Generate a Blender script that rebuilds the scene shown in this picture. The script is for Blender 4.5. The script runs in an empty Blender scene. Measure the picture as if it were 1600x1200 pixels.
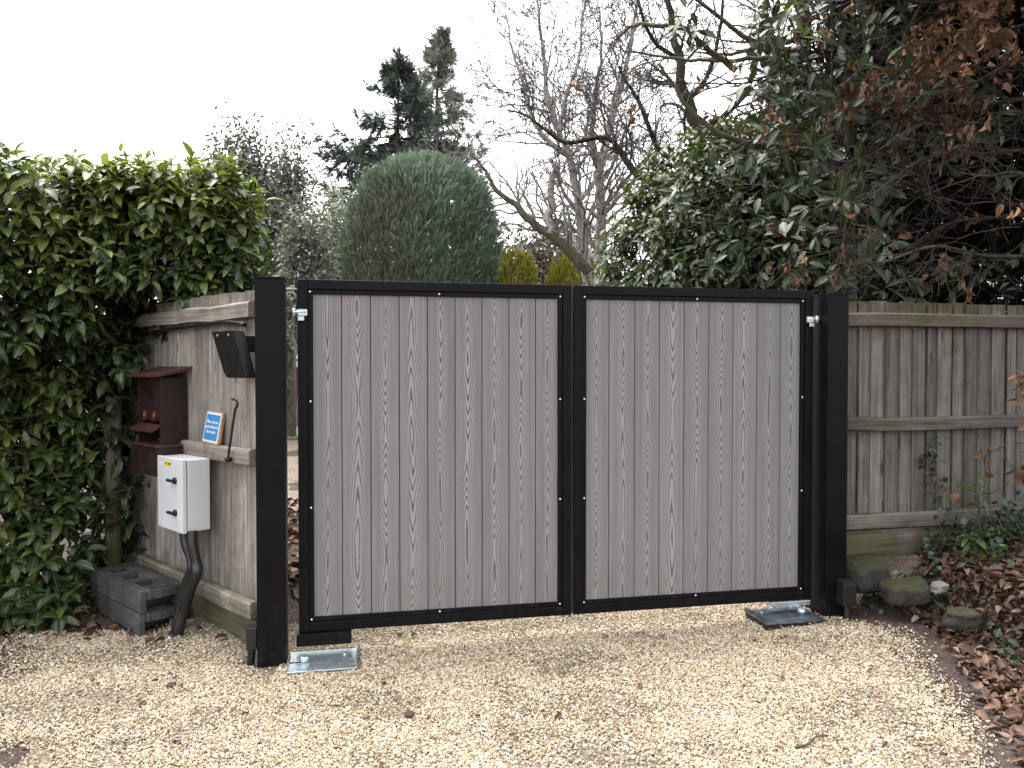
import bpy, bmesh, math, random
import numpy as np
from mathutils import Vector, Matrix
R = math.radians
random.seed(7); rng = np.random.default_rng(7)
scene = bpy.context.scene
COL = scene.collection

# ------------------------------------------------------------------ camera, light, exposure
CAM = np.array([0.0, 0.0, 1.48]); PITCH = R(1.194); FPX = 1200.0
cd = bpy.data.cameras.new('camera'); cam = bpy.data.objects.new('camera', cd); COL.objects.link(cam)
cd.sensor_width = 36; cd.lens = 27; cd.clip_start = 0.05; cd.clip_end = 600
cam.location = CAM; cam.rotation_euler = (R(90) - PITCH, 0, 0)
scene.camera = cam
SUN_EL, SUN_AZ = R(70), R(-55)          # high behind cloud, a little to the left
world = bpy.data.worlds.new('World'); scene.world = world; world.use_nodes = True
wn = world.node_tree; wn.nodes.clear()
sky = wn.nodes.new('ShaderNodeTexSky'); sky.sky_type = 'NISHITA'; sky.sun_disc = False
sky.sun_elevation = SUN_EL; sky.sun_rotation = SUN_AZ; sky.dust_density = 4.0; sky.air_density = 1.0
hs = wn.nodes.new('ShaderNodeHueSaturation'); hs.inputs['Saturation'].default_value = 0.10
bg = wn.nodes.new('ShaderNodeBackground'); bg.inputs['Strength'].default_value = 0.15
wo = wn.nodes.new('ShaderNodeOutputWorld')
wn.links.new(sky.outputs[0], hs.inputs['Color']); wn.links.new(hs.outputs[0], bg.inputs['Color']); wn.links.new(bg.outputs[0], wo.inputs[0])
sl = bpy.data.lights.new('sun', 'SUN'); sl.energy = 0.6; sl.angle = R(30); sl.color = (1.0, 0.96, 0.90)
sun = bpy.data.objects.new('sun', sl); COL.objects.link(sun)
sd = Vector((math.sin(SUN_AZ) * math.cos(SUN_EL), math.cos(SUN_AZ) * math.cos(SUN_EL), math.sin(SUN_EL)))
sun.rotation_euler = sd.to_track_quat('Z', 'Y').to_euler()
vs = scene.view_settings; vs.view_transform = 'Standard'; vs.look = 'None'; vs.gamma = 1.0; vs.use_curve_mapping = False
vs.exposure = 2.18
scene.cycles.max_bounces = 6; scene.cycles.diffuse_bounces = 3; scene.cycles.transparent_max_bounces = 6
scene.cycles.use_denoising = True

def ray(px, py):
    x = (px - 800) / FPX; v = (600 - py) / FPX
    return np.array([x, math.cos(PITCH) + v * math.sin(PITCH), -math.sin(PITCH) + v * math.cos(PITCH)])
def at(px, py, Y):
    r = ray(px, py); return CAM + r * (Y / r[1])

# ------------------------------------------------------------------ node helpers
class NT:
    def __init__(s, name):
        s.m = bpy.data.materials.new(name); s.m.use_nodes = True
        s.t = s.m.node_tree; s.t.nodes.clear()
        s.out = s.t.nodes.new('ShaderNodeOutputMaterial')
        s.b = s.t.nodes.new('ShaderNodeBsdfPrincipled'); s.t.links.new(s.b.outputs[0], s.out.inputs[0])
    def n(s, typ, **kw):
        nd = s.t.nodes.new('ShaderNode' + typ)
        for k, v in kw.items(): setattr(nd, k, v)
        return nd
    def put(s, sock, v):
        if hasattr(v, 'is_output') or isinstance(v, bpy.types.NodeSocket): s.t.links.new(v, sock)
        elif isinstance(v, (tuple, list)) and len(v) == 3 and sock.type == 'RGBA': sock.default_value = (*v, 1)
        else: sock.default_value = v
    def set(s, **kw):
        for k, v in kw.items(): s.put(s.b.inputs[k.replace('_', ' ')], v)
        return s
    def math(s, op, a, b=0.0, c=None, clamp=False):
        nd = s.n('Math', operation=op, use_clamp=clamp); s.put(nd.inputs[0], a); s.put(nd.inputs[1], b)
        if c is not None: s.put(nd.inputs[2], c)
        return nd.outputs[0]
    def smooth(s, x, a, b):
        nd = s.n('MapRange', interpolation_type='SMOOTHSTEP'); s.put(nd.inputs[0], x)
        nd.inputs[1].default_value = a; nd.inputs[2].default_value = b
        return nd.outputs[0]
    def coord(s, which='Object'): return s.n('TexCoord').outputs[which]
    def sep(s, v):
        nd = s.n('SeparateXYZ'); s.put(nd.inputs[0], v); return nd.outputs
    def comb(s, x, y, z):
        nd = s.n('CombineXYZ'); s.put(nd.inputs[0], x); s.put(nd.inputs[1], y); s.put(nd.inputs[2], z); return nd.outputs[0]
    def scale(s, v, sc):
        nd = s.n('Mapping'); s.put(nd.inputs[0], v); nd.inputs['Scale'].default_value = sc; return nd.outputs[0]
    def noise(s, v, sc, det=4, rough=0.55, dim='3D', w=None):
        nd = s.n('TexNoise', noise_dimensions=dim)
        if v is not None and dim != '1D': s.put(nd.inputs['Vector'], v)
        if w is not None: s.put(nd.inputs['W'], w)
        nd.inputs['Scale'].default_value = sc; nd.inputs['Detail'].default_value = det; nd.inputs['Roughness'].default_value = rough
        return nd.outputs[0]
    def ramp(s, f, stops):
        nd = s.n('ValToRGB'); s.put(nd.inputs[0], f); el = nd.color_ramp.elements
        while len(el) < len(stops): el.new(0.5)
        for e, (p, c) in zip(el, stops): e.position = p; e.color = (*c, 1) if len(c) == 3 else c
        return nd.outputs[0]
    def mix(s, f, a, b, blend='MIX'):
        nd = s.n('Mix', data_type='RGBA', blend_type=blend); s.put(nd.inputs[0], f); s.put(nd.inputs[6], a); s.put(nd.inputs[7], b)
        return nd.outputs[2]
    def attr(s, name, out='Fac', typ='GEOMETRY'):
        nd = s.n('Attribute', attribute_name=name, attribute_type=typ); return nd.outputs[out]
    def bump(s, h, strength=0.3, dist=0.01):
        nd = s.n('Bump'); nd.inputs['Strength'].default_value = strength; nd.inputs['Distance'].default_value = dist
        s.put(nd.inputs['Height'], h); s.t.links.new(nd.outputs[0], s.b.inputs['Normal']); return s

M = {}
def simple(name, col, rough=0.5, metal=0.0, var=0.25, nscale=12, bump=0.0, spec=0.5):
    t = NT(name); c = t.coord(); nz = t.noise(c, nscale, 5, 0.6)
    lo = tuple(x * (1 - var) for x in col); hi = tuple(min(1, x * (1 + var)) for x in col)
    t.set(Base_Color=t.ramp(nz, [(0.3, lo), (0.7, hi)]), Metallic=metal, Roughness=t.math('MULTIPLY_ADD', nz, 0.3, rough - 0.15), Specular_IOR_Level=spec)
    if bump: t.bump(t.noise(c, nscale * 6, 4), bump, 0.004)
    M[name] = t.m; return t.m

# black powder coat: faint dust and scuffs
t = NT('black_paint'); c = t.coord(); d1 = t.noise(c, 3.0, 6, 0.65); d2 = t.noise(c, 90, 3, 0.6)
t.set(Base_Color=t.ramp(t.math('MULTIPLY_ADD', d2, 0.25, t.math('MULTIPLY', d1, 0.8)), [(0.42, (0.0018, 0.0018, 0.0030)), (0.75, (0.0055, 0.0052, 0.0060))]),
      Roughness=t.math('MULTIPLY_ADD', d1, 0.30, 0.30), Specular_IOR_Level=0.14)
z_ = t.sep(c)[2]; du = t.math('MULTIPLY', t.math('SUBTRACT', 1.0, t.smooth(z_, 0.02, 0.45)), t.smooth(t.noise(c, 28, 6, 0.75), 0.48, 0.72)); bc = t.b.inputs['Base Color'].links[0].from_socket
sc_ = t.math('MULTIPLY', t.smooth(t.noise(t.scale(c, (40, 40, 3)), 1.0, 4, 0.7), 0.66, 0.78), 0.25)
t.put(t.b.inputs['Base Color'], t.mix(sc_, t.mix(t.math('MULTIPLY', du, 0.45), bc, (0.035, 0.030, 0.026)), (0.018, 0.018, 0.019)))
t.bump(t.noise(c, 260, 2), 0.06, 0.002); M['black_paint'] = t.m
simple('black_plastic', (0.006, 0.006, 0.0065), 0.5, var=0.4, nscale=20)
simple('conduit_plastic', (0.013, 0.013, 0.014), 0.38, var=0.3, nscale=20)
simple('groove', (0.012, 0.011, 0.011), 0.9)
simple('steel_bolt', (0.75, 0.76, 0.78), 0.28, 0.9)
simple('rust_iron', (0.020, 0.014, 0.012), 0.6, 0.3, 0.5, 40)
simple('white_enclosure', (0.56, 0.57, 0.60), 0.42, var=0.04, nscale=5)
simple('label_yellow', (0.75, 0.62, 0.02), 0.5, var=0.05)
simple('sign_blue', (0.035, 0.20, 0.46), 0.4, var=0.05)
simple('sign_white', (0.62, 0.64, 0.66), 0.4, var=0.03)
simple('sign_wood', (0.33, 0.20, 0.12), 0.6, var=0.3, nscale=30)
simple('brown_box', (0.019, 0.0075, 0.0060), 0.5, var=0.5, nscale=9, bump=0.15)
simple('brown_box_edge', (0.052, 0.018, 0.013), 0.55, var=0.4, nscale=25)
simple('orange_glint', (0.085, 0.022, 0.009), 0.4, 0.2, 0.4, 60)
simple('dull_black', (0.02, 0.02, 0.02), 0.6)  # near-black of the cabinet gasket and label lettering

# galvanised steel: spangle
t = NT('galvanised'); c = t.coord(); v = t.n('TexVoronoi'); t.put(v.inputs['Vector'], c); v.inputs['Scale'].default_value = 60
sp = t.noise(c, 14, 5)
t.set(Base_Color=t.mix(t.math('MULTIPLY', sp, 0.8), (0.42, 0.50, 0.56), (0.68, 0.76, 0.80)), Metallic=0.85,
      Roughness=t.math('MULTIPLY_ADD', t.sep(v.outputs['Color'])[0], 0.18, 0.26)); M['galvanised'] = t.m
t = NT('galvanised_dull'); c = t.coord(); sp = t.noise(c, 20, 6)
t.set(Base_Color=t.ramp(sp, [(0.35, (0.055, 0.068, 0.088)), (0.7, (0.19, 0.22, 0.26))]), Metallic=0.6, Roughness=0.42); M['galvanised_dull'] = t.m

# recycled rubber / plastic block
t = NT('rubber_block'); c = t.coord(); a = t.noise(c, 6, 7, 0.7); b = t.noise(c, 70, 4, 0.7)
t.set(Base_Color=t.ramp(t.math('MULTIPLY_ADD', b, 0.35, t.math('MULTIPLY', a, 0.65)), [(0.33, (0.022, 0.022, 0.024)), (0.53, (0.058, 0.057, 0.059)), (0.70, (0.16, 0.155, 0.15))]), Roughness=0.78)
t.bump(b, 0.5, 0.006); M['rubber_block'] = t.m

# composite gate boards: grey with embossed cathedral grain (UV in metres, u across the board from its middle, v up)
t = NT('composite_board'); uv = t.sep(t.n('UVMap').outputs[0]); u, v0 = uv[0], uv[1]; v = t.math('MULTIPLY', v0, t.math('MULTIPLY_ADD', t.math('SINE', t.math('MULTIPLY', t.attr('tint'), 91.0)), 0.22, 1.0))
wob = t.math('MULTIPLY', t.math('SUBTRACT', t.noise(None, 1.3, 2, dim='1D', w=v), 0.5), 0.022)
x = t.math('SUBTRACT', u, wob)
g1 = t.math('SINE', t.math('MULTIPLY_ADD', v, 5.6, t.math('MULTIPLY', t.math('SINE', t.math('MULTIPLY', v, 2.3)), 1.1)))
g = t.math('MULTIPLY_ADD', g1, 2.7, t.math('MULTIPLY', t.noise(None, 2.1, 1, dim='1D', w=v), 4.0))
bt = t.attr('tint'); xx = t.math('DIVIDE', t.math('ADD', x, t.math('MULTIPLY', t.math('SINE', t.math('MULTIPLY', bt, 37.0)), 0.008)), t.math('MULTIPLY_ADD', bt, 0.008, 0.0125))
fine = t.math('MULTIPLY', t.noise(t.comb(t.math('MULTIPLY', u, 220), t.math('MULTIPLY', v, 14), 0), 1.0, 2), 0.35)
ph = t.math('ADD', t.math('SUBTRACT', g, t.math('POWER', t.math('ABSOLUTE', xx), 1.45)), fine)
s = t.math('SINE', t.math('MULTIPLY', ph, 6.2832))
wid = t.math('MULTIPLY_ADD', t.noise(None, 1.7, 1, dim='1D', w=t.math('ADD', v, 31.0)), 0.012, 0.019)
msk = t.math('SUBTRACT', 1.0, t.smooth(t.math('DIVIDE', t.math('ABSOLUTE', x), wid), 0.75, 1.25))
st = t.noise(t.comb(t.math('MULTIPLY', u, 330), t.math('MULTIPLY', v, 2.2), 0), 1.0, 3, 0.7)
st2 = t.noise(t.comb(t.math('MULTIPLY', u, 55), t.math('MULTIPLY', v, 0.5), 3.0), 1.0, 2, 0.6)
spk = t.noise(t.comb(t.math('MULTIPLY', u, 500), t.math('MULTIPLY', v, 260), 0), 1.0, 2, 0.6)
bt = t.attr('tint')
base = t.ramp(t.math('ADD', t.math('MULTIPLY_ADD', st, 0.50, t.math('MULTIPLY', st2, 0.38)), t.math('MULTIPLY', spk, 0.12)), [(0.36, (0.142, 0.135, 0.139)), (0.5, (0.186, 0.177, 0.182)), (0.64, (0.230, 0.219, 0.225))])
dark = t.smooth(s, -0.15, -0.75)
grain = t.mix(dark, (0.285, 0.277, 0.274), (0.084, 0.080, 0.080))
amt = t.math('MULTIPLY', msk, t.math('MULTIPLY_ADD', t.noise(None, 0.9, 1, dim='1D', w=t.math('ADD', v, 77.0)), 0.95, 0.30), clamp=True)
colr = t.mix(amt, base, grain)
colr = t.mix(1.0, colr, t.comb(t.math('MULTIPLY_ADD', bt, 0.11, 0.945), t.math('MULTIPLY_ADD', bt, 0.10, 0.945), t.math('MULTIPLY_ADD', bt, 0.09, 0.95)), 'MULTIPLY')
oz = t.sep(t.coord())
dirt = t.math('MULTIPLY', t.math('SUBTRACT', 1.0, t.smooth(oz[2], 0.15, 0.55)), t.smooth(t.noise(t.coord(), 9.0, 6, 0.7), 0.42, 0.68))
run = t.math('MULTIPLY', t.smooth(t.noise(t.scale(t.coord(), (26, 1, 1.2)), 1.0, 3, 0.6), 0.56, 0.74), 0.22)
colr = t.mix(t.math('MULTIPLY', dirt, 0.38), colr, (0.17, 0.135, 0.105)); colr = t.mix(run, colr, (0.085, 0.08, 0.078))
t.set(Base_Color=colr, Roughness=0.62, Specular_IOR_Level=0.3)
t.bump(t.math('SUBTRACT', t.math('MULTIPLY', st, 0.3), t.math('MULTIPLY', dark, amt)), 0.35, 0.002); M['composite_board'] = t.m

# weathered softwood; grain runs along z for boards, along x for rails; algae where it is damp
def wood(name, along, algae=0.5, warm=0.0, dark=1.0, zlo=0.35, zhi=1.72):
    t = NT(name); c = t.coord(); xyz = t.sep(c); tint = t.attr('tint')
    sc = (70, 70, 2.2) if along == 'z' else (2.2, 70, 60)
    off = t.comb(t.math('MULTIPLY', tint, 31.0), 0.0, t.math('MULTIPLY', tint, 17.0))
    vadd = t.n('VectorMath', operation='ADD'); t.put(vadd.inputs[0], c); t.put(vadd.inputs[1], off); cc = vadd.outputs[0]
    f = t.noise(t.scale(cc, sc), 1.0, 5, 0.65)
    f2 = t.noise(t.scale(cc, tuple(k * 0.28 for k in sc)), 1.0, 3, 0.6)
    blot = t.noise(cc, 7.0, 5, 0.7)
    w = t.math('ADD', t.math('MULTIPLY_ADD', f, 0.5, t.math('MULTIPLY', f2, 0.3)), t.math('MULTIPLY', blot, 0.25))
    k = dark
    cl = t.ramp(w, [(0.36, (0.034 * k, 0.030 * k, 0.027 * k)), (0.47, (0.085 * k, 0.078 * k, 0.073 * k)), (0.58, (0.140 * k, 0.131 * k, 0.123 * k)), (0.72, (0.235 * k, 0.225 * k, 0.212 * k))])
    cl = t.mix(1.0, cl, t.ramp(tint, [(0.0, (0.70, 0.68, 0.66)), (0.5, (1.0, 0.98, 0.96)), (1.0, (1.22, 1.18, 1.14))]), 'MULTIPLY')
    if warm: cl = t.mix(warm, cl, (0.115 * k, 0.082 * k, 0.050 * k))
    kn = t.n('TexVoronoi'); t.put(kn.inputs['Vector'], t.scale(cc, (9, 9, 2.6) if along == 'z' else (2.0, 9, 9))); kn.inputs['Scale'].default_value = 1.0
    cl = t.mix(t.math('MULTIPLY', t.math('SUBTRACT', 1.0, t.smooth(kn.outputs['Distance'], 0.05, 0.15)), 0.85), cl, (0.045 * k, 0.035 * k, 0.028 * k))
    z = xyz[2]
    damp = t.math('ADD', t.smooth(z, zhi - 0.08, zhi + 0.18), t.math('SUBTRACT', 1.0, t.smooth(z, zlo - 0.25, zlo + 0.25)))
    ag = t.smooth(t.math('MULTIPLY_ADD', damp, 0.22, t.noise(c, 2.6, 5, 0.65)), 0.53, 0.74)
    cl = t.mix(t.math('MULTIPLY', ag, algae), cl, t.ramp(f, [(0.3, (0.034, 0.035, 0.014)), (0.7, (0.100, 0.098, 0.042))]))
    li = t.smooth(t.noise(c, 42, 4, 0.7), 0.67, 0.75)
    cl = t.mix(t.math('MULTIPLY', li, 0.45), cl, (0.24, 0.245, 0.21))
    t.set(Base_Color=cl, Roughness=0.9, Specular_IOR_Level=0.2); t.bump(t.math('ADD', f, blot), 0.5, 0.004); M[name] = t.m
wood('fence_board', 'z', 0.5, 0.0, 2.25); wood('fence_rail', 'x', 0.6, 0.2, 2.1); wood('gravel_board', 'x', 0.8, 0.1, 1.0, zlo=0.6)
wood('fence_board_shaded', 'z', 0.9, 0.0, 1.2); wood('fence_rail_warm', 'x', 0.4, 0.45, 0.95); wood('fence_rail_shaded', 'x', 0.6, 0.1, 1.15)  # right fence copies: shade under the trees put into darker colours
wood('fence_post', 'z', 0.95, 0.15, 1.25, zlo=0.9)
simple('garden_fence_brown', (0.12, 0.048, 0.03), 0.8, var=0.3, nscale=8)

# leaves: tint attribute 0..1 picks the leaf's colour, inner hedge shade included, uv.x 0..1 across the blade
def leafmat(name, stops, rough=0.34, trans=0.18, rib=0.5, ribcol=(0.20, 0.25, 0.10), spec=0.5, spots=None, tip=False):
    t = NT(name); uv = t.sep(t.n('UVMap').outputs[0]); tint = t.attr('tint')
    c = t.ramp(tint, stops)
    c = t.mix(t.math('MULTIPLY', t.noise(t.coord(), 60, 3), 0.35), c, t.mix(1.0, c, (0.55, 0.6, 0.5), 'MULTIPLY'))
    r = t.math('SUBTRACT', 1.0, t.smooth(t.math('ABSOLUTE', t.math('SUBTRACT', uv[0], 0.5)), 0.02, 0.09))
    c = t.mix(t.math('MULTIPLY', r, rib), c, ribcol)
    if tip: c = t.mix(1.0, c, t.ramp(uv[1], [(0.2, (0.75, 0.73, 0.70)), (0.9, (1.3, 1.3, 1.3))]), 'MULTIPLY')
    if spots: c = t.mix(t.math('MULTIPLY', t.smooth(t.noise(t.coord(), 130, 3), 0.62, 0.72), 0.7), c, spots)
    bf = t.n('NewGeometry').outputs['Backfacing']
    c = t.mix(t.math('MULTIPLY', bf, 0.35), c, t.mix(1.0, c, (1.5, 1.6, 1.4), 'MULTIPLY'))
    t.set(Base_Color=c, Roughness=t.math('MULTIPLY_ADD', t.noise(t.coord(), 25, 2), 0.3, rough - 0.12), Specular_IOR_Level=spec)
    if trans:
        tr = t.n('BsdfTranslucent'); t.put(tr.inputs[0], t.mix(1.0, c, (1.6, 1.7, 0.8), 'MULTIPLY'))
        mx = t.n('MixShader'); mx.inputs[0].default_value = trans
        t.t.links.new(t.b.outputs[0], mx.inputs[1]); t.t.links.new(tr.outputs[0], mx.inputs[2]); t.t.links.new(mx.outputs[0], t.out.inputs[0])
    M[name] = t.m
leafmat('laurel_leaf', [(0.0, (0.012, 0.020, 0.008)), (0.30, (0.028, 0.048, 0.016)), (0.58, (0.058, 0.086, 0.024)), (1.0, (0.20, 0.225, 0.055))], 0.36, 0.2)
leafmat('laurel_bush_leaf', [(0.0, (0.012, 0.018, 0.010)), (0.5, (0.034, 0.050, 0.022)), (1.0, (0.095, 0.118, 0.046))], 0.50, 0.14)
leafmat('rhododendron_leaf', [(0.0, (0.008, 0.013, 0.008)), (0.5, (0.027, 0.042, 0.021)), (0.85, (0.056, 0.080, 0.038)), (1.0, (0.12, 0.16, 0.03))], 0.42, 0.10)
leafmat('beech_leaf', [(0.0, (0.034, 0.017, 0.012)), (0.5, (0.125, 0.060, 0.037)), (1.0, (0.34, 0.195, 0.125))], 0.6, 0.15, 0.3, (0.12, 0.06, 0.04), 0.25)
leafmat('litter_leaf', [(0.0, (0.030, 0.017, 0.013)), (0.4, (0.082, 0.048, 0.036)), (0.75, (0.150, 0.080, 0.054)), (1.0, (0.23, 0.160, 0.12))], 0.55, 0.0, 0.3, (0.2, 0.12, 0.08), 0.3)
leafmat('ivy_leaf', [(0.0, (0.006, 0.013, 0.008)), (0.6, (0.018, 0.032, 0.016)), (1.0, (0.05, 0.075, 0.03))], 0.42, 0.08, 0.5, (0.09, 0.12, 0.07))
leafmat('sapling_leaf', [(0.0, (0.022, 0.048, 0.012)), (1.0, (0.085, 0.15, 0.03))], 0.36, 0.25)
leafmat('cypress_spray', [(0.0, (0.140, 0.120, 0.108)), (0.33, (0.148, 0.142, 0.114)), (0.6, (0.116, 0.164, 0.132)), (1.0, (0.24, 0.315, 0.265))], 0.75, 0.10, 0.0, spec=0.15, tip=True)
leafmat('fir_needles', [(0.0, (0.044, 0.054, 0.056)), (0.6, (0.078, 0.092, 0.094)), (1.0, (0.15, 0.168, 0.168))], 0.75, 0.10, 0.0, spec=0.15)  # veiling glare over the far conifers put into fir and spruce colours
leafmat('spruce_needles', [(0.0, (0.085, 0.092, 0.094)), (1.0, (0.27, 0.275, 0.27))], 0.75, 0.10, 0.0, spec=0.15)
leafmat('yew_needles', [(0.0, (0.004, 0.006, 0.005)), (1.0, (0.015, 0.020, 0.014))], 0.7, 0.03, 0.0, spec=0.15)
leafmat('oak_leaf_grey', [(0.0, (0.055, 0.060, 0.054)), (1.0, (0.17, 0.175, 0.155))], 0.5, 0.1, 0.0)  # leaf colour greyed and lightened to carry the glare
leafmat('pale_leaf', [(0.0, (0.09, 0.10, 0.08)), (1.0, (0.24, 0.25, 0.21))], 0.5, 0.15, 0.0)
leafmat('golden_spray', [(0.0, (0.075, 0.070, 0.010)), (1.0, (0.27, 0.24, 0.035))], 0.7, 0.1, 0.0, spec=0.2)
leafmat('thicket_leaf', [(0.0, (0.05, 0.042, 0.038)), (1.0, (0.13, 0.115, 0.105))], 0.7, 0.05, 0.0, spec=0.2)

def bark(name, lo, hi, moss=0.0, marks=False):
    t = NT(name); c = t.coord(); a = t.noise(t.scale(c, (9, 9, 2.5)), 2.0, 5, 0.65)
    cl = t.ramp(a, [(0.35, lo), (0.65, hi)])
    if marks: cl = t.mix(t.smooth(t.noise(t.scale(c, (5, 5, 22)), 1.0, 4, 0.7), 0.56, 0.66), cl, (0.05, 0.045, 0.042))
    if moss: cl = t.mix(t.math('MULTIPLY', t.smooth(t.noise(c, 5, 4), 0.42, 0.62), moss), cl, (0.075, 0.085, 0.025))
    t.set(Base_Color=cl, Roughness=0.9, Specular_IOR_Level=0.2); t.bump(a, 0.5, 0.02); M[name] = t.m
bark('birch_bark', (0.20, 0.185, 0.175), (0.46, 0.43, 0.41), 0.12, True)
bark('twig_grey', (0.14, 0.125, 0.118), (0.30, 0.275, 0.26))
bark('twig_beech', (0.020, 0.015, 0.013), (0.075, 0.062, 0.054))
bark('twig_dark', (0.040, 0.034, 0.032), (0.115, 0.10, 0.092))
bark('bark_dark', (0.016, 0.013, 0.012), (0.055, 0.046, 0.04), 0.35)
bark('bark_mossy', (0.05, 0.045, 0.035), (0.14, 0.125, 0.10), 0.85)
bark('bark_pale', (0.16, 0.15, 0.135), (0.34, 0.32, 0.29))
bark('twig_brown', (0.035, 0.025, 0.02), (0.13, 0.10, 0.085))

# ground: trodden soil with grit; lighter where the gravel lies
t = NT('soil'); c = t.coord(); a = t.noise(c, 1.6, 7, 0.65); b = t.noise(c, 38, 6, 0.7); v = t.n('TexVoronoi'); t.put(v.inputs['Vector'], c); v.inputs['Scale'].default_value = 95
mixv = t.math('ADD', t.math('MULTIPLY_ADD', a, 0.45, t.math('MULTIPLY', b, 0.55)), 0.0)
cl = t.ramp(mixv, [(0.33, (0.026, 0.018, 0.016)), (0.50, (0.066, 0.049, 0.043)), (0.68, (0.120, 0.094, 0.081))])
cl = t.mix(t.math('MULTIPLY', t.smooth(t.sep(v.outputs['Color'])[0], 0.90, 0.95), 0.5), cl, (0.17, 0.14, 0.11))
t.set(Base_Color=cl, Roughness=0.95, Specular_IOR_Level=0.15); t.bump(t.math('ADD', b, t.math('MULTIPLY', v.outputs['Distance'], 0.6)), 0.8, 0.015); M['soil'] = t.m
t = NT('drive_base'); c = t.coord(); v = t.n('TexVoronoi'); t.put(v.inputs['Vector'], c); v.inputs['Scale'].default_value = 110; b = t.noise(c, 4.0, 5)
cl = t.ramp(t.sep(v.outputs['Color'])[0], [(0.0, (0.07, 0.055, 0.042)), (0.5, (0.17, 0.14, 0.105)), (1.0, (0.31, 0.27, 0.215))])
cl = t.mix(t.smooth(b, 0.5, 0.68), cl, (0.12, 0.09, 0.072))
t.set(Base_Color=cl, Roughness=0.95, Specular_IOR_Level=0.15); t.bump(v.outputs['Distance'], 0.8, 0.008); M['drive_base'] = t.m
t = NT('gravel_stone'); rnd = t.n('ObjectInfo').outputs['Random']; lc = t.noise(t.coord(), 1.3, 3)
cl = t.ramp(rnd, [(0.0, (0.070, 0.050, 0.040)), (0.08, (0.16, 0.13, 0.11)), (0.16, (0.27, 0.195, 0.115)), (0.32, (0.365, 0.29, 0.19)), (0.55, (0.45, 0.365, 0.26)), (0.8, (0.51, 0.445, 0.345)), (1.0, (0.62, 0.59, 0.53))])
cl = t.mix(t.math('MULTIPLY', lc, 0.35), cl, t.mix(1.0, cl, (0.6, 0.52, 0.42), 'MULTIPLY'))
t.set(Base_Color=cl, Roughness=0.7, Specular_IOR_Level=0.3); M['gravel_stone'] = t.m
t = NT('mossy_rock'); c = t.coord(); a = t.noise(c, 5, 7, 0.7); b = t.noise(c, 30, 5, 0.7); nz = t.sep(t.n('NewGeometry').outputs['Normal'])[2]
cl = t.ramp(a, [(0.35, (0.014, 0.013, 0.011)), (0.65, (0.055, 0.050, 0.043))])
cl = t.mix(t.math('MULTIPLY', t.smooth(t.math('MULTIPLY_ADD', nz, 0.35, b), 0.55, 0.85), 0.8), cl, (0.052, 0.052, 0.016))
t.set(Base_Color=cl, Roughness=0.95); t.bump(t.math('ADD', a, b), 1.0, 0.03); M['mossy_rock'] = t.m
simple('pale_stone', (0.19, 0.185, 0.165), 0.85, var=0.25, nscale=20, bump=0.4)
simple('clod_earth', (0.055, 0.036, 0.028), 0.95, var=0.4, nscale=30, bump=0.8)
t = NT('lawn'); c = t.coord(); a = t.noise(c, 0.5, 5); b = t.noise(c, 25, 5, 0.7)
t.set(Base_Color=t.ramp(t.math('MULTIPLY_ADD', a, 0.5, t.math('MULTIPLY', b, 0.5)), [(0.35, (0.05, 0.045, 0.022)), (0.65, (0.10, 0.12, 0.045))]), Roughness=0.95); M['lawn'] = t.m

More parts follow.
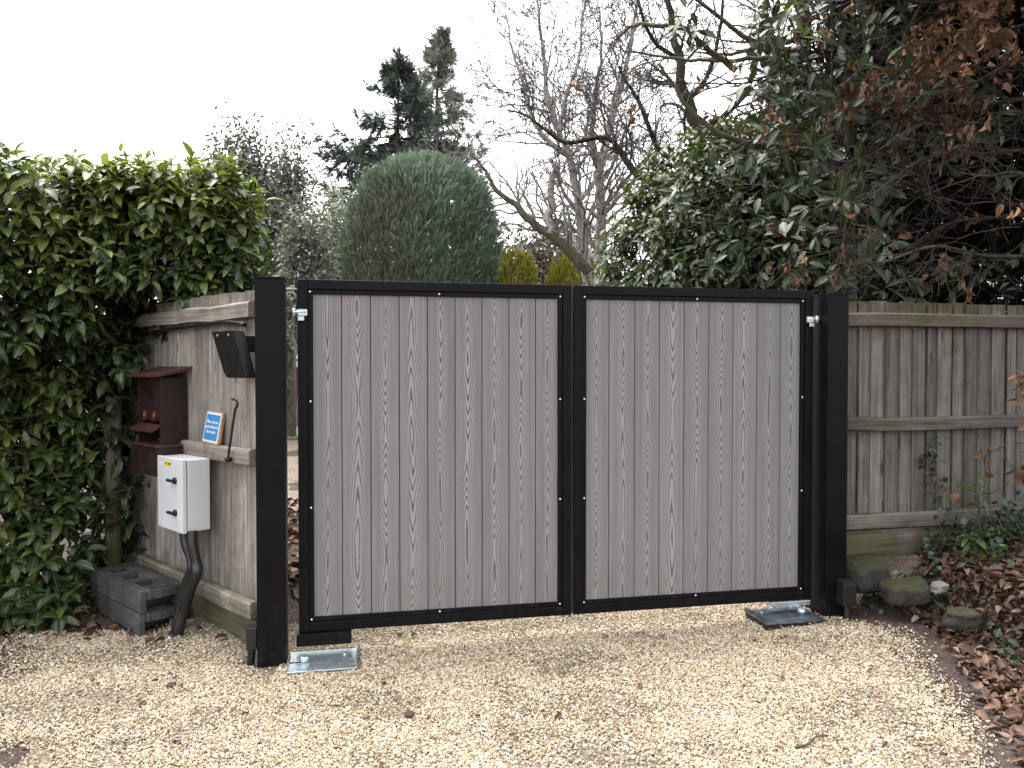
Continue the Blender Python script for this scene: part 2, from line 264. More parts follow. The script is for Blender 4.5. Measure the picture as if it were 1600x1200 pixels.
# ------------------------------------------------------------------ mesh builder
class G:
    def __init__(s): s.V = []; s.F = []; s.T = []; s.UV = []; s.n = 0; s.MI = []; s.SM = []
    def add(s, v, faces, tint=0.5, uv=None, mi=0, smooth=False):
        v = np.asarray(v, float).reshape(-1, 3); k = len(v)
        s.V.append(v); s.T.append(np.full(k, tint) if np.isscalar(tint) else np.asarray(tint, float))
        s.UV.append(np.zeros((k, 2)) if uv is None else np.asarray(uv, float))
        for f in (faces if isinstance(faces, list) else [faces]):
            f = np.asarray(f, int); s.F.append(f + s.n); s.MI.append((len(f), mi)); s.SM.append((len(f), smooth))
        s.n += k
    def box(s, x0, x1, y0, y1, z0, z1, tint=0.5, mi=0, uvf=None):
        # every face has its own vertices, so uv and shading stay crisp
        c = np.array([[x, y, z] for x in (x0, x1) for y in (y0, y1) for z in (z0, z1)])
        q = [[0, 1, 3, 2], [4, 6, 7, 5], [0, 4, 5, 1], [2, 3, 7, 6], [0, 2, 6, 4], [1, 5, 7, 3]]
        v = c[np.array(q).ravel()]
        s.add(v, np.arange(24).reshape(6, 4), tint, None if uvf is None else uvf(v), mi)
    def tube(s, P, r, sides=5, tint=0.5, cap=True, mi=0):
        P = np.asarray(P, float); k = len(P); r = np.broadcast_to(np.asarray(r, float), (k,))
        D = np.gradient(P, axis=0); D /= np.linalg.norm(D, axis=1, keepdims=True) + 1e-9
        ref = np.array([0, 0, 1.0]) if abs(D[:, 2]).mean() < 0.8 else np.array([1.0, 0.15, 0])
        A = np.cross(D, ref); A /= np.linalg.norm(A, axis=1, keepdims=True) + 1e-9; B = np.cross(D, A)
        an = np.arange(sides) * 2 * math.pi / sides
        v = P[:, None, :] + r[:, None, None] * (np.cos(an)[None, :, None] * A[:, None, :] + np.sin(an)[None, :, None] * B[:, None, :])
        i = np.arange(k - 1)[:, None] * sides; j = np.arange(sides)[None, :]; j2 = (j + 1) % sides
        f = np.stack([i + j, i + j2, i + sides + j2, i + sides + j], -1).reshape(-1, 4)
        s.add(v.reshape(-1, 3), f, tint, None, mi, True)
        if cap and sides > 4:
            s.F.append(np.arange(sides)[None, ::-1] + s.n - k * sides); s.MI.append((1, mi)); s.SM.append((1, False))
            s.F.append(np.arange(sides)[None, :] + s.n - sides); s.MI.append((1, mi)); s.SM.append((1, False))
    def sticks(s, A, B, ra, rb, tint=0.5):
        A = np.asarray(A, float); B = np.asarray(B, float); D = B - A; D /= np.linalg.norm(D, axis=1, keepdims=True) + 1e-9
        ref = np.where(np.abs(D[:, 2:3]) < 0.9, np.array([[0, 0, 1.0]]), np.array([[1.0, 0, 0]]))
        X = np.cross(D, ref); X /= np.linalg.norm(X, axis=1, keepdims=True) + 1e-9; Y = np.cross(D, X)
        ring = [math.cos(a) * X + math.sin(a) * Y for a in (0, 2.094, 4.189)]
        v = np.stack([A + ra * q for q in ring] + [B + rb * q for q in ring], 1)
        base = np.arange(len(A))[:, None, None] * 6
        f = (np.array([[0, 1, 4, 3], [1, 2, 5, 4], [2, 0, 3, 5]])[None] + base).reshape(-1, 4)
        s.add(v.reshape(-1, 3), f, tint, None, 0, True)
    def inst(s, tv, tf, tuv, pos, X, Yv, Z, tint):
        # template vertices (n,3) placed by frames: p = pos + x X + y Y + z Z
        N, k = len(pos), len(tv)
        v = pos[:, None, :] + tv[None, :, 0:1] * X[:, None, :] + tv[None, :, 1:2] * Yv[:, None, :] + tv[None, :, 2:3] * Z[:, None, :]
        base = np.arange(N)[:, None, None] * k
        fs = [(np.asarray(f)[None] + base).reshape(-1, np.asarray(f).shape[1]) for f in tf]
        s.add(v.reshape(-1, 3), fs, np.repeat(tint, k), np.tile(tuv, (N, 1)), 0, True)
    def build(s, name, mats, parent=None, bevel=0.0):
        me = bpy.data.meshes.new(name); V = np.concatenate(s.V)
        tot = np.concatenate([np.full(len(f), f.shape[1]) for f in s.F]); li = np.concatenate([f.ravel() for f in s.F])
        me.vertices.add(len(V)); me.vertices.foreach_set('co', V.ravel().astype(np.float32))
        me.loops.add(len(li)); me.loops.foreach_set('vertex_index', li.astype(np.int32))
        me.polygons.add(len(tot)); st = np.concatenate([[0], np.cumsum(tot)[:-1]])
        me.polygons.foreach_set('loop_start', st.astype(np.int32)); me.polygons.foreach_set('loop_total', tot.astype(np.int32))
        me.polygons.foreach_set('material_index', np.concatenate([np.full(a, b) for a, b in s.MI]).astype(np.int32))
        me.polygons.foreach_set('use_smooth', np.concatenate([np.full(a, b) for a, b in s.SM]).astype(bool))
        uv = me.uv_layers.new(name='UVMap'); uv.data.foreach_set('uv', np.concatenate(s.UV)[li].ravel().astype(np.float32))
        at_ = me.attributes.new('tint', 'FLOAT', 'POINT'); at_.data.foreach_set('value', np.concatenate(s.T).astype(np.float32))
        me.update(calc_edges=True); me.validate()
        for m in (mats if isinstance(mats, (list, tuple)) else [mats]): me.materials.append(M[m])
        o = bpy.data.objects.new(name, me); COL.objects.link(o)
        if parent: o.parent = parent
        if bevel:
            bm = bmesh.new(); bm.from_mesh(me); bmesh.ops.remove_doubles(bm, verts=bm.verts, dist=1e-5)
            es = [e for e in bm.edges if len(e.link_faces) == 2 and e.calc_face_angle(0) > 0.5]
            bmesh.ops.bevel(bm, geom=es, offset=bevel, segments=2, affect='EDGES', profile=0.6); bm.to_mesh(me); bm.free()
        return o

def tag(o, label=None, cat=None, group=None, kind=None):
    if label: o['label'] = label
    if cat: o['category'] = cat
    if group: o['group'] = group
    if kind: o['kind'] = kind
    return o
def thing(name, label, cat, loc=(0, 0, 0), rotz=0.0, group=None):
    o = bpy.data.objects.new(name, None); COL.objects.link(o); o.empty_display_size = 0.1
    o.location = tuple(float(q) for q in loc); o.rotation_euler = (0, 0, rotz); return tag(o, label, cat, group)
def bx(name, mat, parent, x0, x1, y0, y1, z0, z1, bevel=0.003, tint=0.5):
    g = G(); g.box(x0, x1, y0, y1, z0, z1, tint); return g.build(name, mat, parent, bevel)
def norm(a): return a / (np.linalg.norm(a, axis=-1, keepdims=True) + 1e-9)
def wave(p, f, ph=0.0):
    return (np.sin(p[..., 0] * f + 1.3 * np.sin(p[..., 2] * f * 0.9 + ph) + ph) + np.sin(p[..., 1] * f * 1.1 + 2.1 + ph * 1.7) + np.sin(p[..., 2] * f * 1.3 + 1.2 * np.sin(p[..., 0] * f * 0.7) + ph * 0.6)) / 3

# leaf templates: y along the leaf 0..1, x across, z out of the upper side
def leaf_template(rows=(0.22, 0.5, 0.78), w=(0.36, 0.5, 0.37), fold=0.16, curl=0.30, tipw=None):
    v = [(0, 0, 0)]; uv = [(0.5, 0)]; cz = lambda y: -curl * y * y
    for y, ww in zip(rows, w):
        for sx in (-1, 0, 1):
            v.append((sx * ww, y, cz(y) + fold * abs(sx) * ww)); uv.append((0.5 + 0.5 * sx, y))
    v.append((0, 1, cz(1))); uv.append((0.5, 1)); n = len(rows); tip = len(v) - 1
    tri = [(0, 2, 1), (0, 3, 2)]; quad = []
    for i in range(n - 1):
        a = 1 + 3 * i; quad += [(a, a + 1, a + 4, a + 3), (a + 1, a + 2, a + 5, a + 4)]
    a = 1 + 3 * (n - 1); tri += [(a, a + 1, tip), (a + 1, a + 2, tip)]
    return np.array(v, float), [np.array(tri), np.array(quad)], np.array(uv, float)
LEAF = leaf_template((0.2, 0.5, 0.8), (0.36, 0.5, 0.36), 0.20, 0.42); LEAF_LONG = leaf_template((0.25, 0.55, 0.82), (0.30, 0.5, 0.40), 0.12, 0.22)
LEAF_FLAT = leaf_template((0.2, 0.5, 0.8), (0.34, 0.5, 0.33), 0.25, -0.18)
LEAF_CURL = leaf_template((0.2, 0.5, 0.8), (0.30, 0.42, 0.30), 0.75, 0.45)
LEAF_SIMPLE = (np.array([(0, 0, 0), (-0.5, 0.45, 0.08), (0.5, 0.45, 0.08), (0, 1, -0.05)], float), [np.array([(0, 2, 1), (1, 2, 3)])], np.array([(0.5, 0), (0, 0.5), (1, 0.5), (0.5, 1)], float))
def spray_template(k=7, seed=1, spread=0.9, flat=0.35):
    r = np.random.default_rng(seed); v = []; f = []; uv = []
    for i in range(k):
        y0 = 0.55 * i / k; a = (r.random() - 0.5) * 2 * spread * (1 - 0.6 * i / k); b = (r.random() - 0.5) * flat * 2; L = 0.45 + 0.2 * r.random()
        d = np.array([math.sin(a), math.cos(a), b]); d /= np.linalg.norm(d); p = np.array([0, y0, 0]); q = np.array([d[1], -d[0], 0]) * 0.055
        n0 = len(v); v += [p - q * 0.6, p + q * 0.6, p + d * L * 0.5 + q + np.array([0, 0, 0.03]), p + d * L * 0.5 - q, p + d * L]; uv += [(0.5, y0)] * 5
        f += [(n0, n0 + 1, n0 + 2), (n0, n0 + 2, n0 + 3), (n0 + 3, n0 + 2, n0 + 4)]
    return np.array(v), [np.array(f)], np.array(uv)
SPRAY = spray_template(); SPRAY2 = spray_template(9, 5, 1.2, 0.5); FLAME = spray_template(6, 3, 0.42, 0.25)

def place(g, tmpl, pos, axis, nrm, length, width, tint):
    a = norm(axis); n_ = norm(nrm - a * np.sum(nrm * a, -1, keepdims=True)); x = np.cross(a, n_)
    L = np.asarray(length).reshape(-1, 1) * np.ones((len(pos), 1)); W = np.asarray(width).reshape(-1, 1) * np.ones((len(pos), 1))
    g.inst(tmpl[0], tmpl[1], tmpl[2], pos, x * W, a * L, n_ * L, tint)

def shoots(g, stems, P, D, L, K, leaf, tmpl, tint, a0=1.25, a1=0.55, droop=0.25, wratio=0.46, rs=0.003, start=0.15, jit=0.14):
    """leafy shoots: K leaves set alternately up each stem from P along D, older ones wider apart from the stem"""
    N = len(P); D = norm(D); L = np.asarray(L).reshape(-1, 1) * np.ones((N, 1))
    ref = norm(np.cross(D, rng.normal(size=(N, 3)))); ref2 = np.cross(D, ref); ph0 = rng.random(N) * 6.28
    if stems is not None: stems.sticks(P - D * 0.05, P + D * L, rs * 1.3, rs * 0.6)
    for k in range(K):
        fr = start + (1 - start) * k / max(1, K - 1); ph = ph0 + k * 2.4 + rng.normal(size=N) * 0.25
        al = a0 + (a1 - a0) * k / max(1, K - 1) + rng.normal(size=N) * 0.15
        side = np.cos(ph)[:, None] * ref + np.sin(ph)[:, None] * ref2
        ax = D * np.cos(al)[:, None] + side * np.sin(al)[:, None]; ax[:, 2] -= droop * (0.4 + rng.random(N)); ax = norm(ax)
        up = D * 0.6 + np.array([0, 0, 0.95]) + rng.normal(size=(N, 3)) * 0.25
        ln = leaf * (0.65 + 0.5 * rng.random(N)) * (1 - 0.3 * (k == K - 1))
        place(g, tmpl, P + D * L * fr, ax, up, ln, ln * wratio * (0.85 + 0.3 * rng.random(N)), np.clip(tint + rng.normal(size=N) * jit, 0, 1))

def quadpts(p0, p1, p2, p3, n):
    u = rng.random((n, 1)); v = rng.random((n, 1)); p0, p1, p2, p3 = map(np.array, (p0, p1, p2, p3))
    return p0 * (1 - u) * (1 - v) + p1 * u * (1 - v) + p2 * u * v + p3 * (1 - u) * v

def grow(g, p, d, L, r, lvl, wig=0.25, up=0.05, n=6, kids=4, ang=0.7, ratio=0.62, rr=0.55, tmin=0.25, sides=None, rmin=0.0025, tips=None):
    p = np.array(p, float); d = norm(np.array(d, float)); P = [p.copy()]; Dl = [d.copy()]
    for i in range(n):
        d = norm(d + rng.normal(size=3) * wig / math.sqrt(n) * 1.4 + np.array([0, 0, up / n])); p = p + d * L / n; P.append(p.copy()); Dl.append(d.copy())
    rad = np.maximum(r * (1 - 0.72 * np.linspace(0, 1, n + 1)), rmin)
    g.tube(P, rad, sides or (5 if r > 0.02 else 3), rng.random(), cap=False)
    if tips is not None and lvl <= 1: tips += [(a, b) for a, b in zip(P[1:], Dl[1:])]
    if lvl <= 0: return
    for c in range(kids):
        t_ = tmin + (1 - tmin) * (c + rng.random()) / kids; i = min(n - 1, int(t_ * n)); f = t_ * n - i
        q = P[i] * (1 - f) + P[i + 1] * f; dd = Dl[i]
        sd_ = norm(np.cross(dd, rng.normal(size=3))); a = ang * (0.7 + 0.6 * rng.random())
        grow(g, q, dd * math.cos(a) + sd_ * math.sin(a), L * ratio * (1.1 - 0.5 * t_) * (0.7 + 0.6 * rng.random()), max(rad[i] * rr, rmin), lvl - 1, wig, up, max(3, n - 1), kids, ang, ratio, rr, 0.15, None, rmin, tips)
def curve(pts, n=5):
    P = np.array(pts, float); out = []
    for i in range(len(P) - 1):
        a, b, c, d = P[max(i - 1, 0)], P[i], P[i + 1], P[min(i + 2, len(P) - 1)]
        for k in range(n):
            t_ = k / n; out.append(0.5 * (2 * b + (c - a) * t_ + (2 * a - 5 * b + 4 * c - d) * t_ ** 2 + (3 * b - a - 3 * c + d) * t_ ** 3))
    out.append(P[-1]); return np.array(out)
def limb(g, twigs, px, Y, r0, r1, wobY=0.3, every=2, tl=1.0, lvl=2, kids=3, rmin=0.003, sides=6, ang=0.8, upb=0.1):
    """a limb through picture points at about depth Y, with side branches growing from it"""
    ys = Y + wobY * np.sin(np.linspace(0, 3.0, len(px)) + rng.random() * 6)
    P = curve([at(x, y, yy) for (x, y), yy in zip(px, ys)], 4); P[1:-1] += rng.normal(size=P[1:-1].shape) * r1 * 0.6
    rad = np.linspace(r0, r1, len(P)); g.tube(P, rad, sides, rng.random(), cap=False)
    if twigs is not None:
        D = norm(np.gradient(P, axis=0))
        for i in range(1, len(P), every):
            sd_ = norm(np.cross(D[i], rng.normal(size=3))); a = ang * (0.7 + 0.6 * rng.random())
            grow(twigs, P[i], D[i] * math.cos(a) + sd_ * math.sin(a) + np.array([0, 0, upb]), tl * (0.6 + 0.7 * rng.random()) * (1.1 - 0.4 * i / len(P)), max(rad[i] * 0.4, rmin), lvl, 0.35, upb, 6, kids, 0.7, 0.6, 0.6, 0.2, None, rmin)
    return P

# ------------------------------------------------------------------ ground
F0 = np.array([-1.31, 3.93, 0.0]); FD = norm(np.array([-0.725, 0.689, 0.0])); FN = np.array([-FD[1], FD[0], 0.0])
def sstep(x): x = np.clip(x, 0, 1); return x * x * (3 - 2 * x)
def height(x, y):
    x = np.asarray(x, float); y = np.asarray(y, float)
    fy = np.interp(x, [1.9, 2.1, 2.45, 2.65, 2.9, 3.1, 6], [4.50, 4.42, 4.30, 3.75, 3.0, 1.5, -3])
    d = (y - fy) * 0.75
    h = 0.32 * sstep(d / 0.55) * sstep((x - 1.95) / 0.15) + 0.10 * sstep((d - 0.4) / 2.0) * sstep((x - 1.95) / 0.15)
    off = (x - F0[0]) * FN[0] + (y - F0[1]) * FN[1]
    h = h + 0.06 * sstep((0.30 - off) / 0.4) * sstep((-1.22 - x) / 0.3)
    h = h + 0.05 * sstep((x - 1.2) / 0.8) * sstep((y - 3.7) / 0.6) * (x < 2.3)
    h = h + 0.010 * np.sin(x * 5.1 + y * 2.3) * np.sin(y * 4.3 - x) + 0.005 * np.sin(x * 17 + 3 * np.sin(y * 9)) * np.sin(y * 15)
    return h
def sheet(name, xs, ys, mat, lift=0.0, mask=None):
    X, Y = np.meshgrid(xs, ys); Z = height(X, Y) + lift
    nx, ny = len(xs), len(ys); i = np.arange(ny - 1)[:, None] * nx + np.arange(nx - 1)[None, :]
    f = np.stack([i, i + 1, i + nx + 1, i + nx], -1).reshape(-1, 4)
    if mask is not None:
        cx = (X[:-1, :-1] + X[1:, 1:]).ravel() / 2; cy = (Y[:-1, :-1] + Y[1:, 1:]).ravel() / 2; f = f[mask(cx, cy)]
    g = G(); g.add(np.stack([X, Y, Z], -1).reshape(-1, 3), f, smooth=True); o = g.build(name, mat); o['kind'] = 'structure'; return o
dense_x = np.arange(-4.6, 4.61, 0.05); dense_y = np.arange(1.0, 6.01, 0.05)
out = np.array([0.5, 1.2, 2.4, 4.5, 8, 14, 25, 45, 80, 150, 260])
xs = np.concatenate([(-4.6 - out)[::-1], dense_x, 4.6 + out]); ys = np.concatenate([(1.0 - out)[::-1], dense_y, 6.0 + out])
sheet('ground', xs, ys, 'soil')
def xl(y): return np.interp(y, [1.5, 2.9, 3.2, 3.5, 3.9, 4.25, 4.4, 7.6, 9.0, 16], [-1.9, -2.05, -2.22, -2.40, -2.62, -2.70, -1.3, -1.3, -4.2, -5.5])
def xr(y): return np.interp(y, [1.5, 2.8, 3.2, 3.6, 4.1, 4.45, 5.5, 16], [1.72, 1.80, 1.90, 2.02, 2.12, 1.82, 1.8, 2.2])
def inside_drive(x, y): return (x > xl(y) + 0.12 + 0.1 * np.sin(y * 7)) & (x < xr(y) - 0.1 + 0.06 * np.sin(y * 9)) & (y < 15)
sheet('driveway', np.concatenate([[-5.6, -5.3, -5.0, -4.8], dense_x]), np.concatenate([dense_y, np.arange(6.2, 16, 0.4)]), 'drive_base', 0.004, inside_drive)
sheet('lawn', np.linspace(-14, 14, 57), np.linspace(15.5, 48, 40), 'lawn', 0.006)

# loose gravel: stones instanced on points, thinning out towards the soil at both sides
NG = 600000
gx = rng.uniform(-2.9, 2.5, NG); gy = rng.uniform(2.55, 5.3, NG); P = np.stack([gx, gy, 0 * gx], 1)
off = (P - F0) @ FN
edge_w = 0.10 * wave(P, 5.0, 0.4) + 0.05 * wave(P, 14.0, 1.4)
den = sstep((gx - xl(gy) + edge_w) / 0.45 + 0.30) * sstep((xr(gy) - gx + edge_w) / 0.42 + 0.25)
den *= np.where(gx < -1.15, sstep((off - 0.02) / 0.28) * sstep((4.42 - gy) / 0.25), 1.0)
patch = 0.5 + 0.5 * wave(P * 1.0 + 0.35 * np.sin(P[:, ::-1] * 9), 3.1, 0.7); clump = 0.5 + 0.5 * wave(P, 11.0, 2.0)
den *= 1 - 0.78 * sstep((patch - 0.62) / 0.2) * sstep((clump - 0.35) / 0.4)
den *= 1 - 0.5 * sstep((gy - (3.80 + 0.2 * (gx + 1.1))) / 0.15) * sstep((clump - 0.3) / 0.4) * (gx < 1.5)
for _ in range(46):
    px_, py_, pr_ = rng.uniform(-2.2, 2.0), rng.uniform(2.6, 4.6), rng.uniform(0.03, 0.11)
    den *= 1 - 0.85 * np.exp(-(((gx - px_) / (pr_ * 1.7)) ** 2 + ((gy - py_) / pr_) ** 2) * (1 + 0.6 * wave(P, 30.0)))
def in_plate(x, y, cx, cy, hx, hy):
    ux, uy = 0.980, 0.199; a = (x - cx) * ux + (y - cy) * uy; b = -(x - cx) * uy + (y - cy) * ux; return (np.abs(a) < hx) & (np.abs(b) < hy)
GO = np.array([-1.086, 3.89, 0.0]); GU = norm(np.array([0.980, 0.199, 0.0])); GN_ = np.array([GU[1], -GU[0], 0.0]); GROT = math.atan2(GU[1], GU[0])
def gw(u, n=0.0, z=0.0): return GO + GU * u + GN_ * n + np.array([0, 0, z])
keep = (rng.random(NG) < den)
pl = gw(0.135, 0.10); keep &= ~in_plate(gx, gy, pl[0], pl[1], 0.175, 0.15)
pr = gw(2.70, 0.06); keep &= ~(in_plate(gx, gy, pr[0], pr[1], 0.19, 0.13) & (rng.random(NG) < 0.93))
sx = rng.uniform(-2.9, 2.9, 9000); sy = rng.uniform(2.4, 4.9, 9000); k2 = rng.random(9000) < 0.35 * np.exp(-np.maximum(np.maximum(xl(sy) - sx, sx - xr(sy)), 0) / 0.22)
P = np.concatenate([P[keep], np.stack([sx, sy, 0 * sx], 1)[k2]]); n_ = len(P)
P[:, 2] = height(P[:, 0], P[:, 1]) + rng.uniform(0.001, 0.013, n_)
sz = np.exp(rng.normal(size=n_) * 0.28) * 0.0036
scl = np.stack([sz * rng.uniform(0.9, 1.6, n_), sz * rng.uniform(0.8, 1.1, n_), sz * rng.uniform(0.55, 0.9, n_)], 1)
rot = np.stack([rng.normal(size=n_) * 0.45, rng.normal(size=n_) * 0.45, rng.uniform(0, 6.28, n_)], 1)
me = bpy.data.meshes.new('gravel'); me.vertices.add(n_); me.vertices.foreach_set('co', P.ravel().astype(np.float32))
for nm, arr in (('rot', rot), ('scl', scl)):
    a_ = me.attributes.new(nm, 'FLOAT_VECTOR', 'POINT'); a_.data.foreach_set('vector', arr.ravel().astype(np.float32))
a_ = me.attributes.new('pick', 'INT', 'POINT'); a_.data.foreach_set('value', rng.integers(0, 5, n_).astype(np.int32))
me.materials.append(M['gravel_stone'])
gravel = bpy.data.objects.new('gravel', me); COL.objects.link(gravel)
tag(gravel, 'loose cream and tan gravel spread over the driveway', 'gravel', kind='stuff')
ng = bpy.data.node_groups.new('gravel_nodes', 'GeometryNodeTree')
ng.interface.new_socket('Geometry', in_out='INPUT', socket_type='NodeSocketGeometry'); ng.interface.new_socket('Geometry', in_out='OUTPUT', socket_type='NodeSocketGeometry')
gi = ng.nodes.new('NodeGroupInput'); go = ng.nodes.new('NodeGroupOutput'); gl = ng.links.new
jn = ng.nodes.new('GeometryNodeJoinGeometry')
for i in range(5):
    ico = ng.nodes.new('GeometryNodeMeshIcoSphere'); ico.inputs['Subdivisions'].default_value = 2; ico.inputs['Radius'].default_value = 1
    nz = ng.nodes.new('ShaderNodeTexNoise'); nz.noise_dimensions = '4D'; nz.inputs['W'].default_value = i * 7.3; nz.inputs['Scale'].default_value = 0.9; nz.inputs['Detail'].default_value = 1
    sub = ng.nodes.new('ShaderNodeVectorMath'); sub.operation = 'SUBTRACT'; sub.inputs[1].default_value = (0.5, 0.5, 0.5)
    mul = ng.nodes.new('ShaderNodeVectorMath'); mul.operation = 'SCALE'; mul.inputs['Scale'].default_value = 1.7
    gl(nz.outputs['Color'], sub.inputs[0]); gl(sub.outputs[0], mul.inputs[0])
    sp = ng.nodes.new('GeometryNodeSetPosition'); gl(ico.outputs[0], sp.inputs['Geometry']); gl(mul.outputs[0], sp.inputs['Offset'])
    sm = ng.nodes.new('GeometryNodeSetMaterial'); sm.inputs['Material'].default_value = M['gravel_stone']; gl(sp.outputs[0], sm.inputs[0])
    ti = ng.nodes.new('GeometryNodeGeometryToInstance'); gl(sm.outputs[0], ti.inputs[0]); gl(ti.outputs[0], jn.inputs[0])
def named(nm, ty):
    a = ng.nodes.new('GeometryNodeInputNamedAttribute'); a.data_type = ty; a.inputs['Name'].default_value = nm; return a.outputs['Attribute']
ip = ng.nodes.new('GeometryNodeInstanceOnPoints'); gl(gi.outputs[0], ip.inputs['Points']); gl(jn.outputs[0], ip.inputs['Instance']); ip.inputs['Pick Instance'].default_value = True
gl(named('pick', 'INT'), ip.inputs['Instance Index']); gl(named('scl', 'FLOAT_VECTOR'), ip.inputs['Scale'])
er = ng.nodes.new('FunctionNodeEulerToRotation'); gl(named('rot', 'FLOAT_VECTOR'), er.inputs[0]); gl(er.outputs[0], ip.inputs['Rotation'])
gl(ip.outputs[0], go.inputs[0])
gravel.modifiers.new('gravel_nodes', 'NODES').node_group = ng

# ------------------------------------------------------------------ gate posts
def gate_post(label, u0, u1, n0, n1, z0, z1):
    t_ = thing('gate_post', label, 'gate post', gw((u0 + u1) / 2, (n0 + n1) / 2, 0), GROT)
    hw, hd = (u1 - u0) / 2, (n1 - n0) / 2
    bx('shaft', 'black_paint', t_, -hw, hw, -hd, hd, z0, z1 - 0.006, 0.006)
    g = G(); e = 0.004
    g.add([(-hw - e, -hd - e, z1 - 0.006), (hw + e, -hd - e, z1 - 0.006), (hw + e, hd + e, z1 - 0.006), (-hw - e, hd + e, z1 - 0.006),
           (-hw - e, -hd - e, z1 + 0.004), (hw + e, -hd - e, z1 + 0.004), (hw + e, hd + e, z1 + 0.004), (-hw - e, hd + e, z1 + 0.004), (0, 0, z1 + 0.012)],
          [np.array([(0, 3, 2, 1), (0, 1, 5, 4), (1, 2, 6, 5), (2, 3, 7, 6), (3, 0, 4, 7)]), np.array([(4, 5, 8), (5, 6, 8), (6, 7, 8), (7, 4, 8)])])
    g.build('cap', 'black_paint', t_); return t_
gate_post('black square steel gate post beside the weathered fence and white cabinet', -0.195, -0.055, -0.04, 0.09, -0.2, 1.925)
gate_post('black square steel gate post in front of the shaded fence panel by the rocks', 2.93, 3.062, -0.12, 0.09, -0.2, 1.905)

# ------------------------------------------------------------------ gate leaves
GB, GT = 0.128, 1.930
def gate_leaf(label, u0, u1, edges, seed, hinge_at, drop):
    """frame, recessed bead, boards and bolts in local axes: x along the gate, -y towards the drive"""
    t_ = thing('gate_leaf', label, 'gate', gw(u0, 0, 0), GROT); W = u1 - u0; r = random.Random(seed)
    f = 0.050; dp = 0.05; zb, zt = GB, GT
    g = G(); g.box(0, f, 0, dp, zb, zt); g.box(W - f, W, 0, dp, zb, zt); g.box(f, W - f, 0.0005, dp - 0.001, zt - f, zt - 0.0005); g.box(f, W - f, 0.0005, dp - 0.001, zb + 0.0005, zb + f)
    g.build('frame', 'black_paint', t_, 0.004)
    b = 0.024; z0, z1 = zb + f, zt - f; g = G()
    g.box(f, W - f, 0.010, 0.028, z1 - b, z1); g.box(f, W - f, 0.010, 0.028, z0, z0 + b); g.box(f, f + b, 0.0105, 0.0275, z0 + b, z1 - b); g.box(W - f - b, W - f, 0.0105, 0.0275, z0 + b, z1 - b)
    g.build('bead', 'black_paint', t_, 0.002)
    g = G(); x0, x1 = f + b, W - f - b
    for i, (a, c) in enumerate(zip(edges[:-1], edges[1:])):
        a, c = x0 + (x1 - x0) * a, x0 + (x1 - x0) * c; mid = (a + c) / 2 if 0 < i < len(edges) - 2 else (c - 0.072 if i == 0 else a + 0.072); vo = seed * 13.7 + i * 3.71 + r.random()
        flip = -1 if r.random() < 0.4 else 1; y0 = 0.020 + r.random() * 0.0015
        tn = r.random()
        g.box(a + 0.0022, c - 0.0022, y0, 0.040, z0 + 0.002, z1 - 0.002, tn, 0, lambda v: np.stack([v[:, 0] - mid, flip * v[:, 2] * 1.0 + vo], 1))
    g.box(x0, x1, 0.030, 0.036, z0 + 0.004, z1 - 0.004, 0.5, 1)
    g.build('board_panel', ['composite_board', 'groove'], t_)
    zs = [z1 - b / 2, z0 + (z1 - z0) * 0.665, z0 + (z1 - z0) * 0.345, z0 + b / 2]
    spots = [(f + b / 2, z) for z in zs] + [(W - f - b / 2, z) for z in zs] + [(W * 0.5, z1 - b / 2), (W * 0.5, z0 + b / 2)]
    proto = None
    for x, z in spots:
        if proto is None:
            bm = bmesh.new(); bmesh.ops.create_uvsphere(bm, u_segments=10, v_segments=6, radius=0.0062, matrix=Matrix.Diagonal((1, 0.55, 1, 1)))
            for fc in bm.faces: fc.smooth = True
            me_ = bpy.data.meshes.new('bolt'); bm.to_mesh(me_); bm.free(); me_.materials.append(M['steel_bolt']); o = proto = bpy.data.objects.new('bolt', me_)
        else: o = proto.copy()
        COL.objects.link(o); o.parent = t_; o.location = (x, 0.009, z)
    return t_
el = np.array([486, 531.6, 577.5, 622.8, 667.5, 711, 753.4, 796, 838, 873.0])
def unproj(a, x0=465.0, k=None):   # perspective-correct the board edges: picture x -> distance along the gate
    q = (a - 800) / FPX; return (q * GO[1] - GO[0]) / (GU[0] - q * GU[1])
ul = unproj(el); er_ = unproj(np.array([918.4, 954.7, 995, 1034, 1072.5, 1111, 1149, 1186.6, 1223.4, 1254.0])); 
L1, L2 = gate_leaf('closed gate leaf with grey boards in black frame, hinged beside the white cabinet', 0.0, 1.440, (ul - ul[0]) / (ul[-1] - ul[0]), 1, 'left', 0), \
         gate_leaf('closed gate leaf with grey boards in black frame, hinged beside the shaded fence', 1.452, 2.895, (er_ - er_[0]) / (er_[-1] - er_[0]), 2, 'right', 0)
def hinge(parent, x, s, z):
    """threaded eye hinge: strap on the stile, bolt across the gap to the post"""
    g = G(); g.box(min(x, x + s * 0.045), max(x, x + s * 0.045), -0.012, -0.0005, z - 0.03, z + 0.002); g.tube([(x - s * 0.052, -0.006, z - 0.013), (x + s * 0.04, -0.006, z - 0.013)], 0.008, 8)
    g.tube([(x - s * 0.022, -0.006, z - 0.032), (x - s * 0.022, -0.006, z + 0.006)], 0.013, 10); g.box(min(x, x + s * 0.03), max(x, x + s * 0.03), -0.013, -0.012, z - 0.055, z - 0.034)
    g.build('hinge', 'galvanised', parent)
hinge(L1, 0.004, 1, 1.775); hinge(L2, 1.439, -1, 1.775)
g = G(); g.box(-0.012, 0.262, -0.02, 0.05, GB - 0.065, GB - 0.002); g.build('shoe', 'black_paint', L1, 0.003)
g = G(); g.box(1.18, 1.43, -0.012, 0.045, GB - 0.030, GB - 0.002); g.build('shoe', 'galvanised', L2, 0.003)

